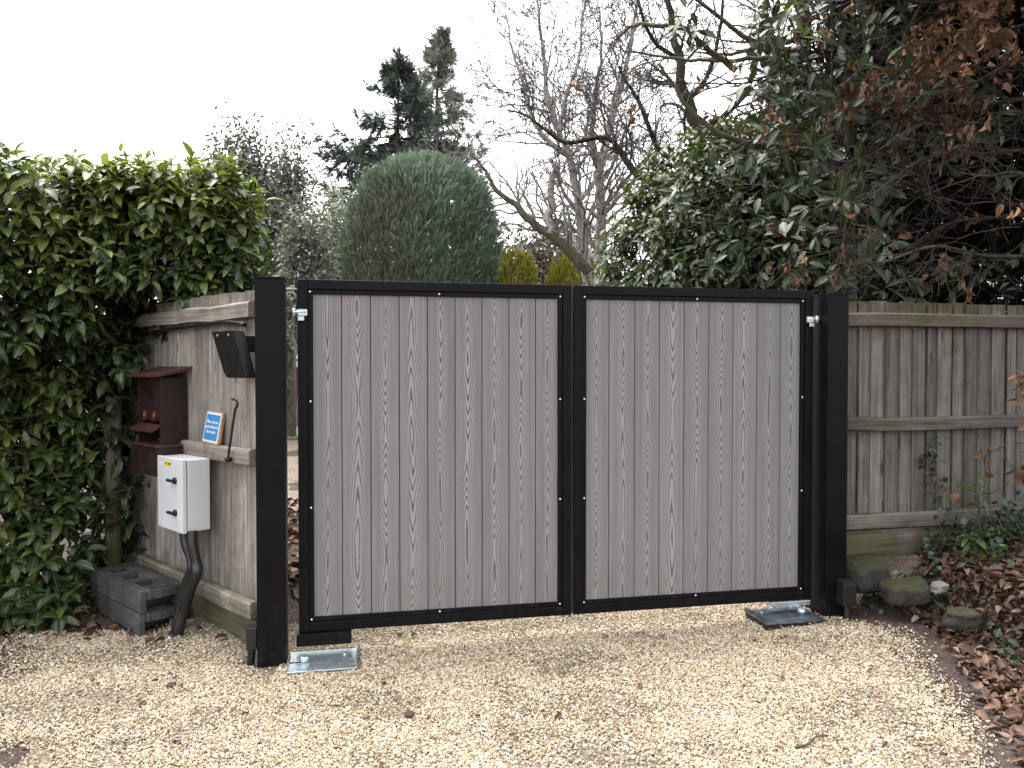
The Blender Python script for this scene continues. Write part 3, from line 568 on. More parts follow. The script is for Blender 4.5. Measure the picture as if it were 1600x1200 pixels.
def motor_box(label, loc, hx, hy, mat, z, dull):
    t_ = thing('gate_motor_box', label, 'gate motor', loc, GROT)
    g = G(); g.box(-hx, hx, -hy, hy, z, z + 0.010); g.build('lid', mat, t_, 0.003)
    g = G(); g.box(-hx + 0.006, hx - 0.006, -hy + 0.006, hy - 0.006, -0.15, z - 0.001); g.build('casing', 'groove', t_)
    sx = -1 if not dull else 1
    g = G(); g.tube([(sx * hx * 0.55, -0.01, z + 0.011), (sx * hx * 0.55, -0.01, z + 0.040)], 0.022, 14); g.build('pivot', 'galvanised', t_)
    g = G(); a, c = sorted((sx * hx * 0.98, sx * hx * 0.62)); g.box(a, c, -0.022, -0.012, z + 0.0105, z + 0.012); g.build('slot', 'groove', t_)
    g = G(); a, c = sorted((-sx * hx, -sx * (hx - 0.006))); g.box(a, c, -hy + 0.004, hy - 0.004, z + 0.0105, z + 0.028); g.build('lip', mat, t_)
    g = G(); g.tube([(-sx * hx * 0.62, 0.05, z + 0.010), (-sx * hx * 0.62, 0.05, z + 0.017)], 0.008, 6); g.build('screw', 'steel_bolt', t_)
    return t_
p = gw(0.125, 0.105, 0.0); motor_box('shiny galvanised gate motor lid set in gravel under the hinged gate corner', p, 0.165, 0.135, 'galvanised', 0.012, False)
p = gw(2.70, 0.04, 0.0); motor_box('dull blue-grey motor lid sprinkled with gravel by the rock-side gate post', p, 0.185, 0.125, 'galvanised_dull', 0.052, True)

def pipe(name, label, pts, r, ribs=0.0, parent=None, mat='black_plastic', cat='conduit', group=None, step=0.008):
    P = curve(pts, 12); d = np.linalg.norm(np.diff(P, axis=0), axis=1); s_ = np.concatenate([[0], np.cumsum(d)])
    k = max(4, int(s_[-1] / step)); u = np.linspace(0, s_[-1], k); Q = np.stack([np.interp(u, s_, P[:, i]) for i in range(3)], 1)
    g = G(); g.tube(Q, r + ribs * (np.arange(k) % 2), 10); o = g.build(name, mat, parent)
    if label: tag(o, label, cat, group)
    return o
def entry_box(label, base, rotz, w, d, h, z):
    """cable entry box low on the post with a drop pipe under it"""
    t_ = thing('cable_entry_box', label, 'junction box', base, rotz)
    bx('housing', 'black_plastic', t_, -w / 2, w / 2, -d, 0, z, z + h, 0.008)
    bx('lid', 'black_plastic', t_, -w / 2 - 0.004, w / 2 + 0.004, -d - 0.004, 0, z + h, z + h + 0.012, 0.004)
    pipe('drop_pipe', None, [(0, -d * 0.55, z), (0.0, -d * 0.6, z - 0.05), (-0.012, -d * 0.8, -0.03)], 0.018, 0.003, t_); return t_
q = gw(-0.197, 0.055); entry_box('small black cable box low on the post near the white cabinet', q, GROT - R(90), 0.07, 0.05, 0.10, 0.085)
q = gw(3.035, 0.092); entry_box('bulky black cable box low on the post near the mossy rocks', q, GROT, 0.085, 0.07, 0.13, 0.125)

# ------------------------------------------------------------------ timber fences
def fence(label, origin, rotz, length, zt, pitch, rails, gb, bmat, rmat, seed, posts, sag=0.0, zb=0.3):
    """boards with rails on the near side; local x along the fence, +y towards the drive"""
    t_ = thing('timber_fence', label, 'fence', origin, rotz); r = random.Random(seed)
    g = G(); x = 0.0; i = 0
    while x < length - 0.02:
        w = min(pitch * (0.9 + 0.2 * r.random()), length - x); y = -0.016 - 0.004 * r.random(); tn = min(1, max(0, r.gauss(0.5, 0.25)))
        top = zt - 0.004 - 0.012 * r.random(); e = 0.003 * r.random()
        ov = 0.014 if r.random() < 0.6 else -0.004
        v = []
        for zz in (zb + 0.01 * r.random(), top):
            v += [(x + e, y, zz), (x + w + ov, y + 0.014, zz), (x + w + ov, y + 0.002, zz), (x + e, y - 0.004, zz)]
        v = np.array(v); q = [[0, 3, 2, 1], [4, 5, 6, 7], [0, 1, 5, 4], [1, 2, 6, 5], [2, 3, 7, 6], [3, 0, 4, 7]]
        g.add(v[np.array(q).ravel()], np.arange(24).reshape(6, 4)[:, ::-1], tn); x += w; i += 1
    g.build('board_panel', bmat, t_)
    for k, (z, h, m) in enumerate(rails):
        g = G(); n = 14; xs_ = np.linspace(0.0, length, n); wob = [0.003 * r.gauss(0, 1) for _ in xs_]
        sec = [(0.0, -h / 2), (0.038, -h / 2), (0.042, h / 2 - 0.012), (0.030, h / 2), (0.0, h / 2)]
        v = np.array([[(xx, a + 0.001, z + b + ww) for a, b in sec] for xx, ww in zip(xs_, wob)]); kk = len(sec)
        i0 = np.arange(n - 1)[:, None] * kk; j = np.arange(kk)[None]; j2 = (j + 1) % kk
        g.add(v.reshape(-1, 3), [np.stack([i0 + j, i0 + kk + j, i0 + kk + j2, i0 + j2], -1).reshape(-1, 4), np.array([list(range(kk))[::-1], [kk * (n - 1) + a for a in range(kk)]])], r.random())
        g.build('rail', m, t_)
    g = G(); g.box(-0.01, length, -0.006, 0.018, gb[0], gb[1], 0.4); g.build('gravel_board', 'gravel_board', t_, 0.003)
    for px_, w, y, z1, m in posts:
        bx('post', m, t_, px_ - w / 2, px_ + w / 2, y - w / 2, y + w / 2, -0.2, z1, 0.004, r.random())
    return t_
rotL = math.atan2(FD[1], FD[0])
fence('weathered grey timber fence carrying the brown post box and white cabinet', F0, rotL, 1.86, 1.893, 0.105,
      [(1.78, 0.080, 'fence_rail'), (1.02, 0.080, 'fence_rail'), (0.235, 0.085, 'fence_rail')], (0.05, 0.185), 'fence_board', 'fence_rail', 3,
      [(1.915, 0.09, 0.02, 1.80, 'fence_post'), (-0.03, 0.05, -0.02, 1.86, 'fence_post')], zb=0.19)
RF0 = np.array([5.94, 5.497, 0.0]); RD = norm(np.array([1.955 - 5.94, 4.60 - 5.497, 0.0])); rotR = math.atan2(RD[1], RD[0]); RLEN = float(np.linalg.norm(np.array([1.955 - 5.94, 4.60 - 5.497])))
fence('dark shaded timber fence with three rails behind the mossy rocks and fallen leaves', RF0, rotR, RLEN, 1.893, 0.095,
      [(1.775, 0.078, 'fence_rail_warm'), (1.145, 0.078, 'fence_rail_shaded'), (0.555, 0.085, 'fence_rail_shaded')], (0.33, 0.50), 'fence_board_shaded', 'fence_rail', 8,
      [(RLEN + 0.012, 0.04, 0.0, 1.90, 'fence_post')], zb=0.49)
g = G(); P_ = at(178, 890, 4.86); g.tube([(P_[0], P_[1], -0.1), (P_[0], P_[1], 0.6), (P_[0] + 0.01, P_[1], 1.30)], [0.050, 0.048, 0.046], 12)
tag(g.build('timber_stake', 'fence_post'), 'round greenish timber stake between laurel hedge and weathered fence', 'stake')

def fl(s, off, z): return F0 + FD * s + FN * off + np.array([0, 0, z])
# black cable under the top rail
pipe('cable', 'black cable sagging beneath the top rail of the weathered fence', [fl(0.02, 0.05, 1.70), fl(0.3, 0.03, 1.725), fl(0.8, 0.03, 1.715), fl(1.3, 0.03, 1.70), fl(1.68, 0.05, 1.68), fl(1.82, 0.085, 1.58), fl(1.90, 0.10, 1.2), fl(1.93, 0.12, 0.6), fl(1.93, 0.12, 0.05)], 0.011, cat='cable', step=0.03)

# brown post box: roof, tall hood with opening and flap, deeper lower box
pb = thing('post_box', 'dark brown wooden post box with overhanging roof fixed to the weathered fence', 'post box', fl(0.78, 0.0, 0.86), rotL)
g = G(); g.box(0.0, 0.40, 0.0, 0.185, 0.0, 0.165); g.build('lower_box', 'brown_box', pb, 0.004)
bx('lower_rim', 'brown_box_edge', pb, -0.006, 0.406, 0.0, 0.193, 0.166, 0.180, 0.003)
g = G(); D_ = 0.155; x0, x1, z0, z1 = 0.035, 0.365, 0.181, 0.565
g.box(x0, x0 + 0.014, 0.0, D_, z0, z1); g.box(x1 - 0.014, x1, 0.0, D_, z0, z1); g.box(x0 + 0.014, x1 - 0.014, 0.0, 0.014, z0, z1); g.box(x0 + 0.014, x1 - 0.014, D_ - 0.022, D_ - 0.008, z0 + 0.135, z1)
g.build('hood', 'brown_box', pb)
g = G(); v = [(x0 + 0.01, D_ - 0.007, z0 + 0.115), (x1 - 0.01, D_ - 0.007, z0 + 0.115), (x1 - 0.01, D_ + 0.045, z0 + 0.085), (x0 + 0.01, D_ + 0.045, z0 + 0.085)]
v = v + [(a, b, c - 0.014) for a, b, c in v]; g.add(v, np.array([(0, 1, 2, 3), (7, 6, 5, 4), (0, 4, 5, 1), (1, 5, 6, 2), (2, 6, 7, 3), (3, 7, 4, 0)])); g.build('flap', 'brown_box_edge', pb)
for xx in (0.12, 0.26):  # orange glints on the hood front, put in as small coloured cones
    g = G(); g.tube([(xx, D_ - 0.004, z0 + 0.13), (xx, D_ - 0.004, z0 + 0.19)], [0.022, 0.012], 8); g.build('painted_glint', 'orange_glint', pb)
g = G(); n = 9; ys_ = np.linspace(-0.002, 0.235, n); zz = 0.585 + 0.045 * np.linspace(1, 0, n) ** 1.6
for sgn in (0,):
    v = np.array([[(-0.03, y, z), (0.43, y, z), (0.43, y, z - 0.016), (-0.03, y, z - 0.016)] for y, z in zip(ys_, zz)]).reshape(-1, 3); i0 = np.arange(n - 1)[:, None] * 4; j = np.arange(4)[None]; j2 = (j + 1) % 4
    g.add(v, [np.stack([i0 + j, i0 + j2, i0 + 4 + j2, i0 + 4 + j], -1).reshape(-1, 4), np.array([(0, 3, 2, 1), (4 * n - 4, 4 * n - 3, 4 * n - 2, 4 * n - 1)])])
g.build('roof', 'brown_box_edge', pb)

# white electrical enclosure
cab = thing('electrical_cabinet', 'white electrical cabinet with two black locks and yellow sticker on the fence', 'cabinet', fl(0.435, 0.043, 0.595), rotL)
W_, D_, H_ = 0.325, 0.125, 0.39
bx('body', 'white_enclosure', cab, 0, W_, 0.0, D_, 0, H_, 0.006)
bx('door', 'white_enclosure', cab, -0.001, W_ + 0.001, D_ + 0.004, D_ + 0.028, -0.004, H_ + 0.004, 0.005)
bx('gasket', 'dull_black', cab, 0.006, W_ - 0.006, D_ - 0.001, D_ + 0.005, 0.006, H_ - 0.006, 0.0)
for zz in (0.275, 0.10):
    lk = G(); lk.tube([(0.085, D_ + 0.028, zz), (0.085, D_ + 0.040, zz)], [0.020, 0.016], 14); lo = lk.build('lock', 'black_plastic', cab)
    bx('lock_wing', 'black_plastic', lo, 0.078, 0.145, D_ + 0.040, D_ + 0.056, zz - 0.007, zz + 0.007, 0.003)
bx('warning_label', 'label_yellow', cab, 0.135, 0.225, D_ + 0.0282, D_ + 0.0288, H_ - 0.045, H_ - 0.018, 0.0)
bx('maker_label', 'sign_white', cab, 0.25, 0.31, D_ + 0.0282, D_ + 0.0288, H_ - 0.050, H_ - 0.025, 0.0)

def text(name, body, size, mat, parent, loc, rot, ext=0.0004, off=0.0, align='CENTER'):
    cu = bpy.data.curves.new(name, 'FONT'); cu.body = body; cu.size = size; cu.extrude = ext; cu.offset = off; cu.align_x = align; cu.align_y = 'CENTER'; cu.space_line = 1.15
    o = bpy.data.objects.new(name + '_src', cu); COL.objects.link(o); bpy.context.view_layer.update()
    me = bpy.data.meshes.new_from_object(o.evaluated_get(bpy.context.evaluated_depsgraph_get())); bpy.data.objects.remove(o); bpy.data.curves.remove(cu)
    me.name = name; me.materials.clear(); me.materials.append(M[mat]); o = bpy.data.objects.new(name, me); COL.objects.link(o); o.parent = parent; o.location = loc; o.rotation_euler = rot; return o
# local +y faces the drive and local +x runs to the viewer's left, so text is turned by 180 degrees about z
text('label_lettering', 'AC 230V', 0.020, 'dull_black', cab, (0.18, D_ + 0.0290, H_ - 0.0315), (R(90), 0, R(180)), 0.0002, 0.0006)

# blue notice leaning on the middle rail
sg = thing('notice_sign', 'small blue parking notice with white border propped on the middle rail', 'sign', fl(0.545, 0.034, 1.062), rotL + 0.0)
sg.rotation_euler = (R(10), R(-2), rotL)
SW, SH = 0.175, 0.165
bx('backing_board', 'sign_wood', sg, -0.010 - SW, 0.010, -0.016, 0.0, 0.0, SH + 0.02, 0.002)
bx('border', 'sign_white', sg, -SW, 0, 0.0005, 0.004, 0.012, SH + 0.012, 0.001)
bx('face', 'sign_blue', sg, -SW + 0.010, -0.010, 0.0042, 0.0055, 0.024, SH, 0.0)
text('lettering', 'Please do not\npark in front of\nthese gates', 0.0235, 'sign_white', sg, (-SW / 2, 0.006, 0.012 + SH / 2 + 0.002), (R(90), 0, R(180)), 0.0004, 0.0007)
# iron hook rod
P_ = curve([fl(0.185, 0.060, 1.000), fl(0.178, 0.062, 1.03), fl(0.155, 0.055, 1.15), fl(0.128, 0.05, 1.262), fl(0.105, 0.055, 1.275), fl(0.085, 0.06, 1.285), fl(0.082, 0.06, 1.302), fl(0.105, 0.058, 1.315), fl(0.15, 0.055, 1.318)], 5)
g = G(); g.tube(P_, 0.0065, 8); hk = g.build('hook_rod', 'rust_iron'); tag(hk, 'thin rusty iron rod with hooked top hanging on the weathered fence', 'hook')
g = G(); g.tube([fl(0.185, 0.045, 1.0), fl(0.185, 0.075, 1.0)], 0.013, 8); g.build('eye', 'rust_iron', hk)
# black wedge housing under the top rail
wd = thing('wedge_housing', 'black sloping plastic housing under the top rail beside the gate post', 'housing', fl(-0.10, 0.0, 1.43), rotL)
g = G(); xa, xb = 0.0, 0.235
v = np.array([(xa, 0.105, 0.0), (xb - 0.03, 0.105, 0.0), (xb, 0.110, 0.035), (xb, 0.170, 0.235), (xa, 0.170, 0.235)]); v2 = v.copy(); v2[:, 1] -= 0.055
v = np.concatenate([v, v2]); k = 5
g.add(v, [np.array([[4, 3, 2, 1, 0], [5, 6, 7, 8, 9]])[:, ::-1], np.array([(i, (i + 1) % k, k + (i + 1) % k, k + i) for i in range(k)])[:, ::-1]]); g.build('shell', 'black_plastic', wd, 0.004)
g = G(); g.box(0.05, 0.11, 0.002, 0.12, 0.13, 0.21); g.build('bracket', 'groove', wd)
for xx in (0.06, 0.18):
    g = G(); g.tube([(xx, 0.164, 0.213), (xx, 0.168, 0.2135)], 0.006, 8); g.build('screw', 'steel_bolt', wd)

# conduits under the cabinet
for lab, ds, do in (('corrugated black conduit under the white cabinet, nearer the hedge', 0.0, 0.0), ('corrugated black conduit under the white cabinet, nearer the gate post', -0.155, 0.03)):
    pipe('conduit', lab, [fl(0.60 + ds, 0.11 + do, 0.60), fl(0.585 + ds, 0.115 + do, 0.52), fl(0.535 + ds * 0.8, 0.105 + do, 0.43), fl(0.515 + ds * 0.8, 0.11 + do, 0.38), fl(0.555 + ds * 0.7, 0.125 + do, 0.28), fl(0.585 + ds * 0.6, 0.14 + do, 0.16), fl(0.60 + ds * 0.6, 0.16 + do, 0.06), fl(0.60 + ds * 0.5, 0.17 + do, -0.03)], 0.0265, 0.004, group='conduits under the cabinet', step=0.007, mat='conduit_plastic')

# two rubber fence feet, one on the other
def rubber_foot(label, loc, rotz):
    L_, W_, H_ = 0.76, 0.235, 0.118; bm = bmesh.new()
    # inverted trough: walls, top with slots, end cheeks cut back
    def cube(x0, x1, y0, y1, z0, z1):
        m = Matrix.Translation(((x0 + x1) / 2, (y0 + y1) / 2, (z0 + z1) / 2)) @ Matrix.Diagonal((x1 - x0, y1 - y0, z1 - z0, 1)); bmesh.ops.create_cube(bm, size=1, matrix=m)
    cube(0, L_, 0, 0.032, 0, H_); cube(0, L_, W_ - 0.032, W_, 0, H_); cube(0.11, L_ - 0.11, 0.033, W_ - 0.033, 0.0, 0.062)
    bars = [(0.0, 0.13), (0.26, 0.34), (0.47, 0.55), (0.66, L_)]
    cube(0.002, L_ - 0.002, 0.0322, 0.062, 0.0645, H_ - 0.001); cube(0.002, L_ - 0.002, W_ - 0.062, W_ - 0.0322, 0.0645, H_ - 0.001)
    for a, b in bars: cube(a, b, 0.0625, W_ - 0.0625, 0.065, H_ - 0.004)
    cube(0.14, L_ - 0.14, 0.0625, W_ - 0.0625, 0.0645, 0.078)
    for k in range(3): cube(0.03 + k * 0.03, 0.045 + k * 0.03, 0.05, W_ - 0.05, H_ - 0.002, H_ + 0.004)
    bmesh.ops.bevel(bm, geom=[e for e in bm.edges], offset=0.005, segments=2, affect='EDGES')
    me = bpy.data.meshes.new('rubber_foot'); bm.to_mesh(me); bm.free(); me.materials.append(M['rubber_block']); o = bpy.data.objects.new('rubber_foot', me); COL.objects.link(o)
    o.location = tuple(loc); o.rotation_euler = (0, 0, rotz); return tag(o, label, 'fence foot', 'stacked rubber fence feet')
bl = at(218, 995, 4.19); brot = math.atan2(0.56, -0.61); hz = float(height(bl[0], bl[1]))
# local x runs away to the left along the long side, local y points back to the drive; shift so the near corner sits at bl
bo = np.array([bl[0], bl[1], 0]) - np.array([-math.sin(brot), math.cos(brot), 0]) * 0.235
rubber_foot('black rubber fence foot lying on soil, lower of the two stacked', (bo[0], bo[1], 0.005), brot)
rubber_foot('black rubber fence foot with slotted top, upper of the two stacked', (bo[0] + 0.006, bo[1] + 0.004, 0.128), brot + 0.012)

# ------------------------------------------------------------------ laurel hedge on the left
def hedge():
    root = thing('laurel_hedge', 'tall clipped laurel hedge with glossy leaves behind the weathered fence', 'hedge', (-2.9, 4.9, 0)); off = np.array(root.location)
    g = G(); st = G()
    A, B, Cc, Dd = np.array([-4.6, 3.7, 0]), np.array([-3.3, 4.05, 0]), np.array([-2.50, 4.52, 0]), np.array([-1.66, 4.76, 0]); E_ = np.array([-2.20, 6.2, 0]); TZ = 2.60
    A2, B2, C2, E2 = np.array([-4.6, 3.95, 0]), np.array([-3.3, 4.28, 0]), np.array([-2.66, 4.74, 0]), np.array([-2.60, 5.25, 0])
    def up(p, z): return np.array([p[0], p[1], z])
    def face(p, q, z0, z1, nr, n, lo, hi, depth=0.30, topw=0.0):
        P = quadpts(up(p, z0), up(q, z0), up(q, z1), up(p, z1), n); nr = norm(np.array(nr, float))
        inn = rng.random(n) ** 1.6 * depth; P = P - nr * inn[:, None] + nr * (0.10 * wave(P, 3.2, 1.0) + 0.05 * wave(P, 8, 0.3))[:, None]
        gap = wave(P, 4.1, 2.2); k = gap > -0.48; P = P[k]; inn = inn[k]
        D = nr * 0.9 + np.array([0, 0, 0.55]) + rng.normal(size=P.shape) * 0.42
        tn = lo + (hi - lo) * sstep((P[:, 2] - z0) / (z1 - z0)) + 0.16 * wave(P, 2.3, 0.4) - 0.32 * inn / depth  # last term darkens with depth: shade inside the hedge put into the tint
        return P, D, tn
    def do(args, n, K=8, leaf=0.102, L=0.18):
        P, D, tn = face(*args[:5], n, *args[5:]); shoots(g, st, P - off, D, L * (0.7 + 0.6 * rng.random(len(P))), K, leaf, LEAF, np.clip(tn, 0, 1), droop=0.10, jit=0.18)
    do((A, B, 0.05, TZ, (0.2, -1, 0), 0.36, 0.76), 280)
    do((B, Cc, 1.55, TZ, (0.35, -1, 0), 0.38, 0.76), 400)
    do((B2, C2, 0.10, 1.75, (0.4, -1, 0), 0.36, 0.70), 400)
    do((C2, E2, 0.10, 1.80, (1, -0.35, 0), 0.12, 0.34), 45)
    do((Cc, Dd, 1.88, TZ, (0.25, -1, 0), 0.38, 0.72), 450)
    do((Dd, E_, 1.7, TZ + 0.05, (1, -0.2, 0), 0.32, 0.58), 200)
    # fresh growth along the top
    P = np.concatenate([quadpts(up(A, TZ), up(B, TZ), up(B + [0, 1.2, 0], TZ), up(A + [0, 1.2, 0], TZ), 140), quadpts(up(B, TZ), up(Cc, TZ), up(Cc + [0, 1.3, 0], TZ), up(B + [0, 1.3, 0], TZ), 150),
                        quadpts(up(Cc, TZ), up(Dd, TZ + 0.03), up(E_, TZ + 0.05), up(Cc + [0, 1.3, 0], TZ), 240)])
    P[:, 2] += 0.05 * wave(P, 3.5) - 0.05
    shoots(g, st, P - off, rng.normal(size=P.shape) * 0.33 + np.array([0.05, -0.25, 1.0]), 0.11 + 0.08 * rng.random(len(P)), 8, 0.092, LEAF, np.clip(0.80 + 0.2 * wave(P, 2.0), 0, 1))
    # a sprig that leans across the post box end of the fence, low shoots at the foot
    P = np.array([fl(1.45, 0.20, 1.50), fl(1.35, 0.22, 1.58), fl(1.5, 0.25, 1.38), fl(1.30, 0.18, 1.47), fl(1.6, 0.25, 1.62), fl(1.42, 0.26, 1.65), fl(1.62, 0.3, 1.25), fl(1.55, 0.28, 1.12), fl(1.6, 0.22, 0.62), fl(1.80, 0.24, 1.25), fl(1.74, 0.28, 1.36)])
    P = np.concatenate([P, P + rng.normal(size=P.shape) * 0.07]); P = P - FN * 0.02
    shoots(g, st, P - off, rng.normal(size=P.shape) * 0.3 + np.array([0.7, -0.5, 0.4]), 0.16, 7, 0.115, LEAF, np.full(len(P), 0.38))
    P = quadpts((-3.2, 4.05, 0.05), (-2.45, 4.35, 0.04), (-2.50, 4.62, 0.06), (-3.2, 4.4, 0.06), 46)
    shoots(g, st, P - off, rng.normal(size=P.shape) * 0.5 + np.array([0.1, -0.5, 0.7]), 0.10 + 0.12 * rng.random(len(P)), 7, 0.115, LEAF, np.full(len(P), 0.42))
    # older leaves and branches in the middle, inner shade put into the dark tint
    P = np.concatenate([quadpts((-4.6, 4.5, 0.2), (-2.4, 5.2, 0.2), (-2.4, 5.2, 2.5), (-4.6, 4.5, 2.5), 1150), quadpts((-2.6, 5.05, 1.6), (-1.85, 5.1, 1.6), (-1.85, 5.1, 2.45), (-2.6, 5.05, 2.45), 200)])
    P = P + rng.normal(size=P.shape) * np.array([0.1, 0.2, 0.1])
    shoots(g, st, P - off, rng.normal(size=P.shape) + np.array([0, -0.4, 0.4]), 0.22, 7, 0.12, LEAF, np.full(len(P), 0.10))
    br = G()
    for k in range(16):
        x = -4.4 + 2.3 * k / 15 + rng.normal() * 0.08; y = 4.75 + 0.9 * sstep((x + 3.3) / 0.9) + rng.normal() * 0.12
        grow(br, np.array([x, y, 0]) - off, (rng.normal() * 0.1, 0.0, 1), 2.05, 0.026, 2, 0.25, 0.2, 7, 5, 0.7, 0.3, 0.5, 0.15, None, 0.003)
    g.build('foliage', 'laurel_leaf', root); st.build('twigs', 'twig_brown', root); br.build('branches', 'bark_dark', root)
hedge()

# ------------------------------------------------------------------ things beyond the gate
def up_sprays(g, P, N, tmpl, L, Wd, tint, upw=1.2, outw=0.5, jit=0.25):
    D = N * outw + np.array([0, 0, upw]) + rng.normal(size=P.shape) * jit
    place(g, tmpl, P, D, N + rng.normal(size=P.shape) * 0.4, L * (0.7 + 0.6 * rng.random(len(P))), Wd * (0.7 + 0.6 * rng.random(len(P))), np.clip(tint, 0, 1))
# clipped domed cypress
dc = at(661, 445, 11.0); root = thing('domed_cypress', 'dense domed cypress with blue-green and browning foliage behind the gate', 'conifer', (dc[0], 11.0, 0)); g = G(); n = 30000
th = rng.uniform(0, 2 * math.pi, n); zz = rng.uniform(0.4, 4.36, n); zz = np.where(rng.random(n) < 0.12, 4.36 - 0.35 * rng.random(n) ** 2, zz)
prof = np.where(zz > 3.1, np.clip(1 - (np.clip(zz - 3.1, 0, 2) / 1.28) ** 2.35, 0, 1) ** 0.43, 1 - 0.22 * ((3.1 - zz) / 2.7) ** 2)
N_ = np.stack([np.cos(th), np.sin(th), np.where(zz > 3.1, (zz - 3.1) / 1.4, -0.1)], 1); N_ = norm(N_)
rr = 1.06 * prof * (1 - 0.16 * rng.random(n) ** 1.5) ; P = np.stack([rr * np.cos(th), rr * np.sin(th), zz - 0.05], 1); P += N_ * (0.07 * wave(P, 5.0) + 0.03 * wave(P, 16, 1.0) + 0.03 * rng.normal(size=len(P)))[:, None]
tn = 0.64 + 0.16 * P[:, 0] + 0.14 * (zz - 3.0) + 0.22 * wave(P, 5.0, 0.8) + rng.normal(size=n) * 0.17
tn -= 0.29 * np.exp(-(((P[:, 0] + 0.36) / 0.50) ** 2 + ((zz - 3.2) / 0.75) ** 2)) * (P[:, 1] < 0.3)
up_sprays(g, P, N_, FLAME, 0.13, 0.09, tn, 1.1, 0.55, 0.42); g.build('crown', 'cypress_spray', root)
g = G(); g.tube([(0, 0, -0.1), (0.02, 0, 1.5), (0, 0, 3.8)], [0.14, 0.11, 0.03], 8); g.build('trunk', 'bark_dark', root)

def conifer(name, label, px, pytop, Y, zbase_r, mat, bmat, nwh, prof, dens, tilt=0.0, sprL=0.42, up_=0.25, seed=1, tint=0.5):
    global rng
    keep_rng = rng; rng = np.random.default_rng(seed)
    b = at(px, 560, Y); H = at(px, pytop, Y)[2]; root = thing(name, label, 'conifer', (b[0], Y, 0)); br = G(); g = G()
    P = np.array([(tilt * s_ + 0.05 * math.sin(s_ * 7), 0, H * s_) for s_ in np.linspace(0, 1, 12)]); tr = G(); tr.tube(P, np.linspace(zbase_r, 0.02, 12), 8)
    SP, SD = [], []
    for k in range(nwh):
        fz = 0.22 + 0.77 * (k + 0.5 * rng.random()) / nwh; z = H * fz; ml = prof(fz)
        for j in range(rng.integers(4, 7)):
            a = rng.uniform(0, 6.28); L = ml * (0.55 + 0.6 * rng.random()) * (1.35 if rng.random() < 0.08 else 1)
            n_ = max(4, int(L / 0.3)); q = np.array([tilt * fz, 0, z]); d = np.array([math.cos(a), math.sin(a), 0.10 + 0.5 * (fz > 0.85)]); pts = [q]
            for i in range(n_):
                d = norm(d + np.array([0, 0, (-0.10 if i < n_ * 0.55 else up_ * 0.7)]) + rng.normal(size=3) * 0.06); q = q + d * L / n_; pts.append(q)
                for m in range(dens if i > n_ * 0.15 else 1):
                    sd_ = norm(np.cross(d, rng.normal(size=3))); SP.append(q + rng.normal(size=3) * 0.05); SD.append(d * 0.8 + sd_ * 0.8 + np.array([0, 0, -0.25]))
            br.tube(pts, np.linspace(0.012 + 0.012 * ml, 0.006, len(pts)), 3, cap=False)
    for k in range(16): SP.append(np.array([tilt, 0, H * (1 - 0.06 * rng.random())])); SD.append(rng.normal(size=3) * 0.6 + np.array([0, 0, 0.8]))
    SP = np.array(SP); SD = np.array(SD); place(g, SPRAY2, SP, SD, rng.normal(size=SP.shape) + np.array([0, 0, 1.2]), sprL * (0.7 + 0.6 * rng.random(len(SP))), sprL * 0.65, np.clip(tint + 0.2 * wave(SP, 1.3) + rng.normal(size=len(SP)) * 0.15, 0, 1))
    tr.build('trunk', bmat, root); br.build('branches', bmat, root); g.build('crown', mat, root); rng = keep_rng
conifer('fir_tree', 'dark blue-green fir with a narrow top and wide low boughs behind the cypress', 624, 88, 27, 0.20, 'fir_needles', 'bark_dark', 38,
        lambda f: float(np.interp(f, [0.2, 0.70, 0.78, 0.83, 0.90, 1.0], [2.9, 2.5, 2.15, 1.25, 0.60, 0.18])), 6, 0.0, 0.46, 0.30, 21, 0.45)
conifer('spruce_tree', 'tall thin greyish spruce with bare lower trunk beside the dark fir', 678, 48, 29, 0.24, 'spruce_needles', 'twig_dark', 40,
        lambda f: 0.14 + 4.6 * max(0, 1.0 - f), 6, 0.2, 0.42, 0.12, 33, 0.45)

# bare birches, one leaning mossy limb
root = thing('birch_tree', 'bare birch with a mossy limb leaning towards the domed cypress', 'tree', (at(917, 445, 14)[0], 14, 0)); off = np.array(root.location)
class GOff(G):
    def __init__(s, o): super().__init__(); s.o = o
    def add(s, v, *a, **k): super().add(np.asarray(v, float).reshape(-1, 3) - s.o, *a, **k)
tr, tw, ms = GOff(off), GOff(off), GOff(off)
b0 = at(919, 445, 14); tr.tube([(b0[0] + 0.05, 14, -0.1), (b0[0] + 0.02, 14, 1.2), b0], [0.15, 0.12, 0.105], 10)
limb(tr, tw, [(919, 445), (908, 345), (904, 314), (889, 245), (873, 205), (854, 150), (850, 96), (843, 38), (838, -20)], 14, 0.10, 0.016, 0.1, 1, 1.5, 3, 3, 0.006, 8)
limb(tr, tw, [(889, 245), (862, 225), (835, 192), (823, 153), (800, 77), (790, 20)], 14, 0.06, 0.012, 0.3, 1, 1.3, 3, 3, 0.006)
limb(tr, tw, [(904, 314), (925, 290), (945, 240), (955, 170), (975, 90), (1000, 20)], 14.2, 0.05, 0.012, 0.3, 1, 1.3, 3, 3, 0.006)
limb(tr, tw, [(873, 205), (885, 150), (905, 90), (910, 30), (920, -30)], 14.1, 0.05, 0.012, 0.3, 1, 1.2, 3, 3, 0.006)
limb(ms, tw, [(921, 425), (885, 387), (854, 364), (823, 341), (808, 322), (777, 299), (758, 268), (735, 240)], 13.8, 0.105, 0.018, 0.1, 1, 1.2, 2, 3, 0.006, 8)
limb(tr, tw, [(860, 365), (858, 320), (866, 270), (870, 255)], 13.8, 0.075, 0.055, 0.05, 6, 0.8, 2, 2, 0.006, 7)
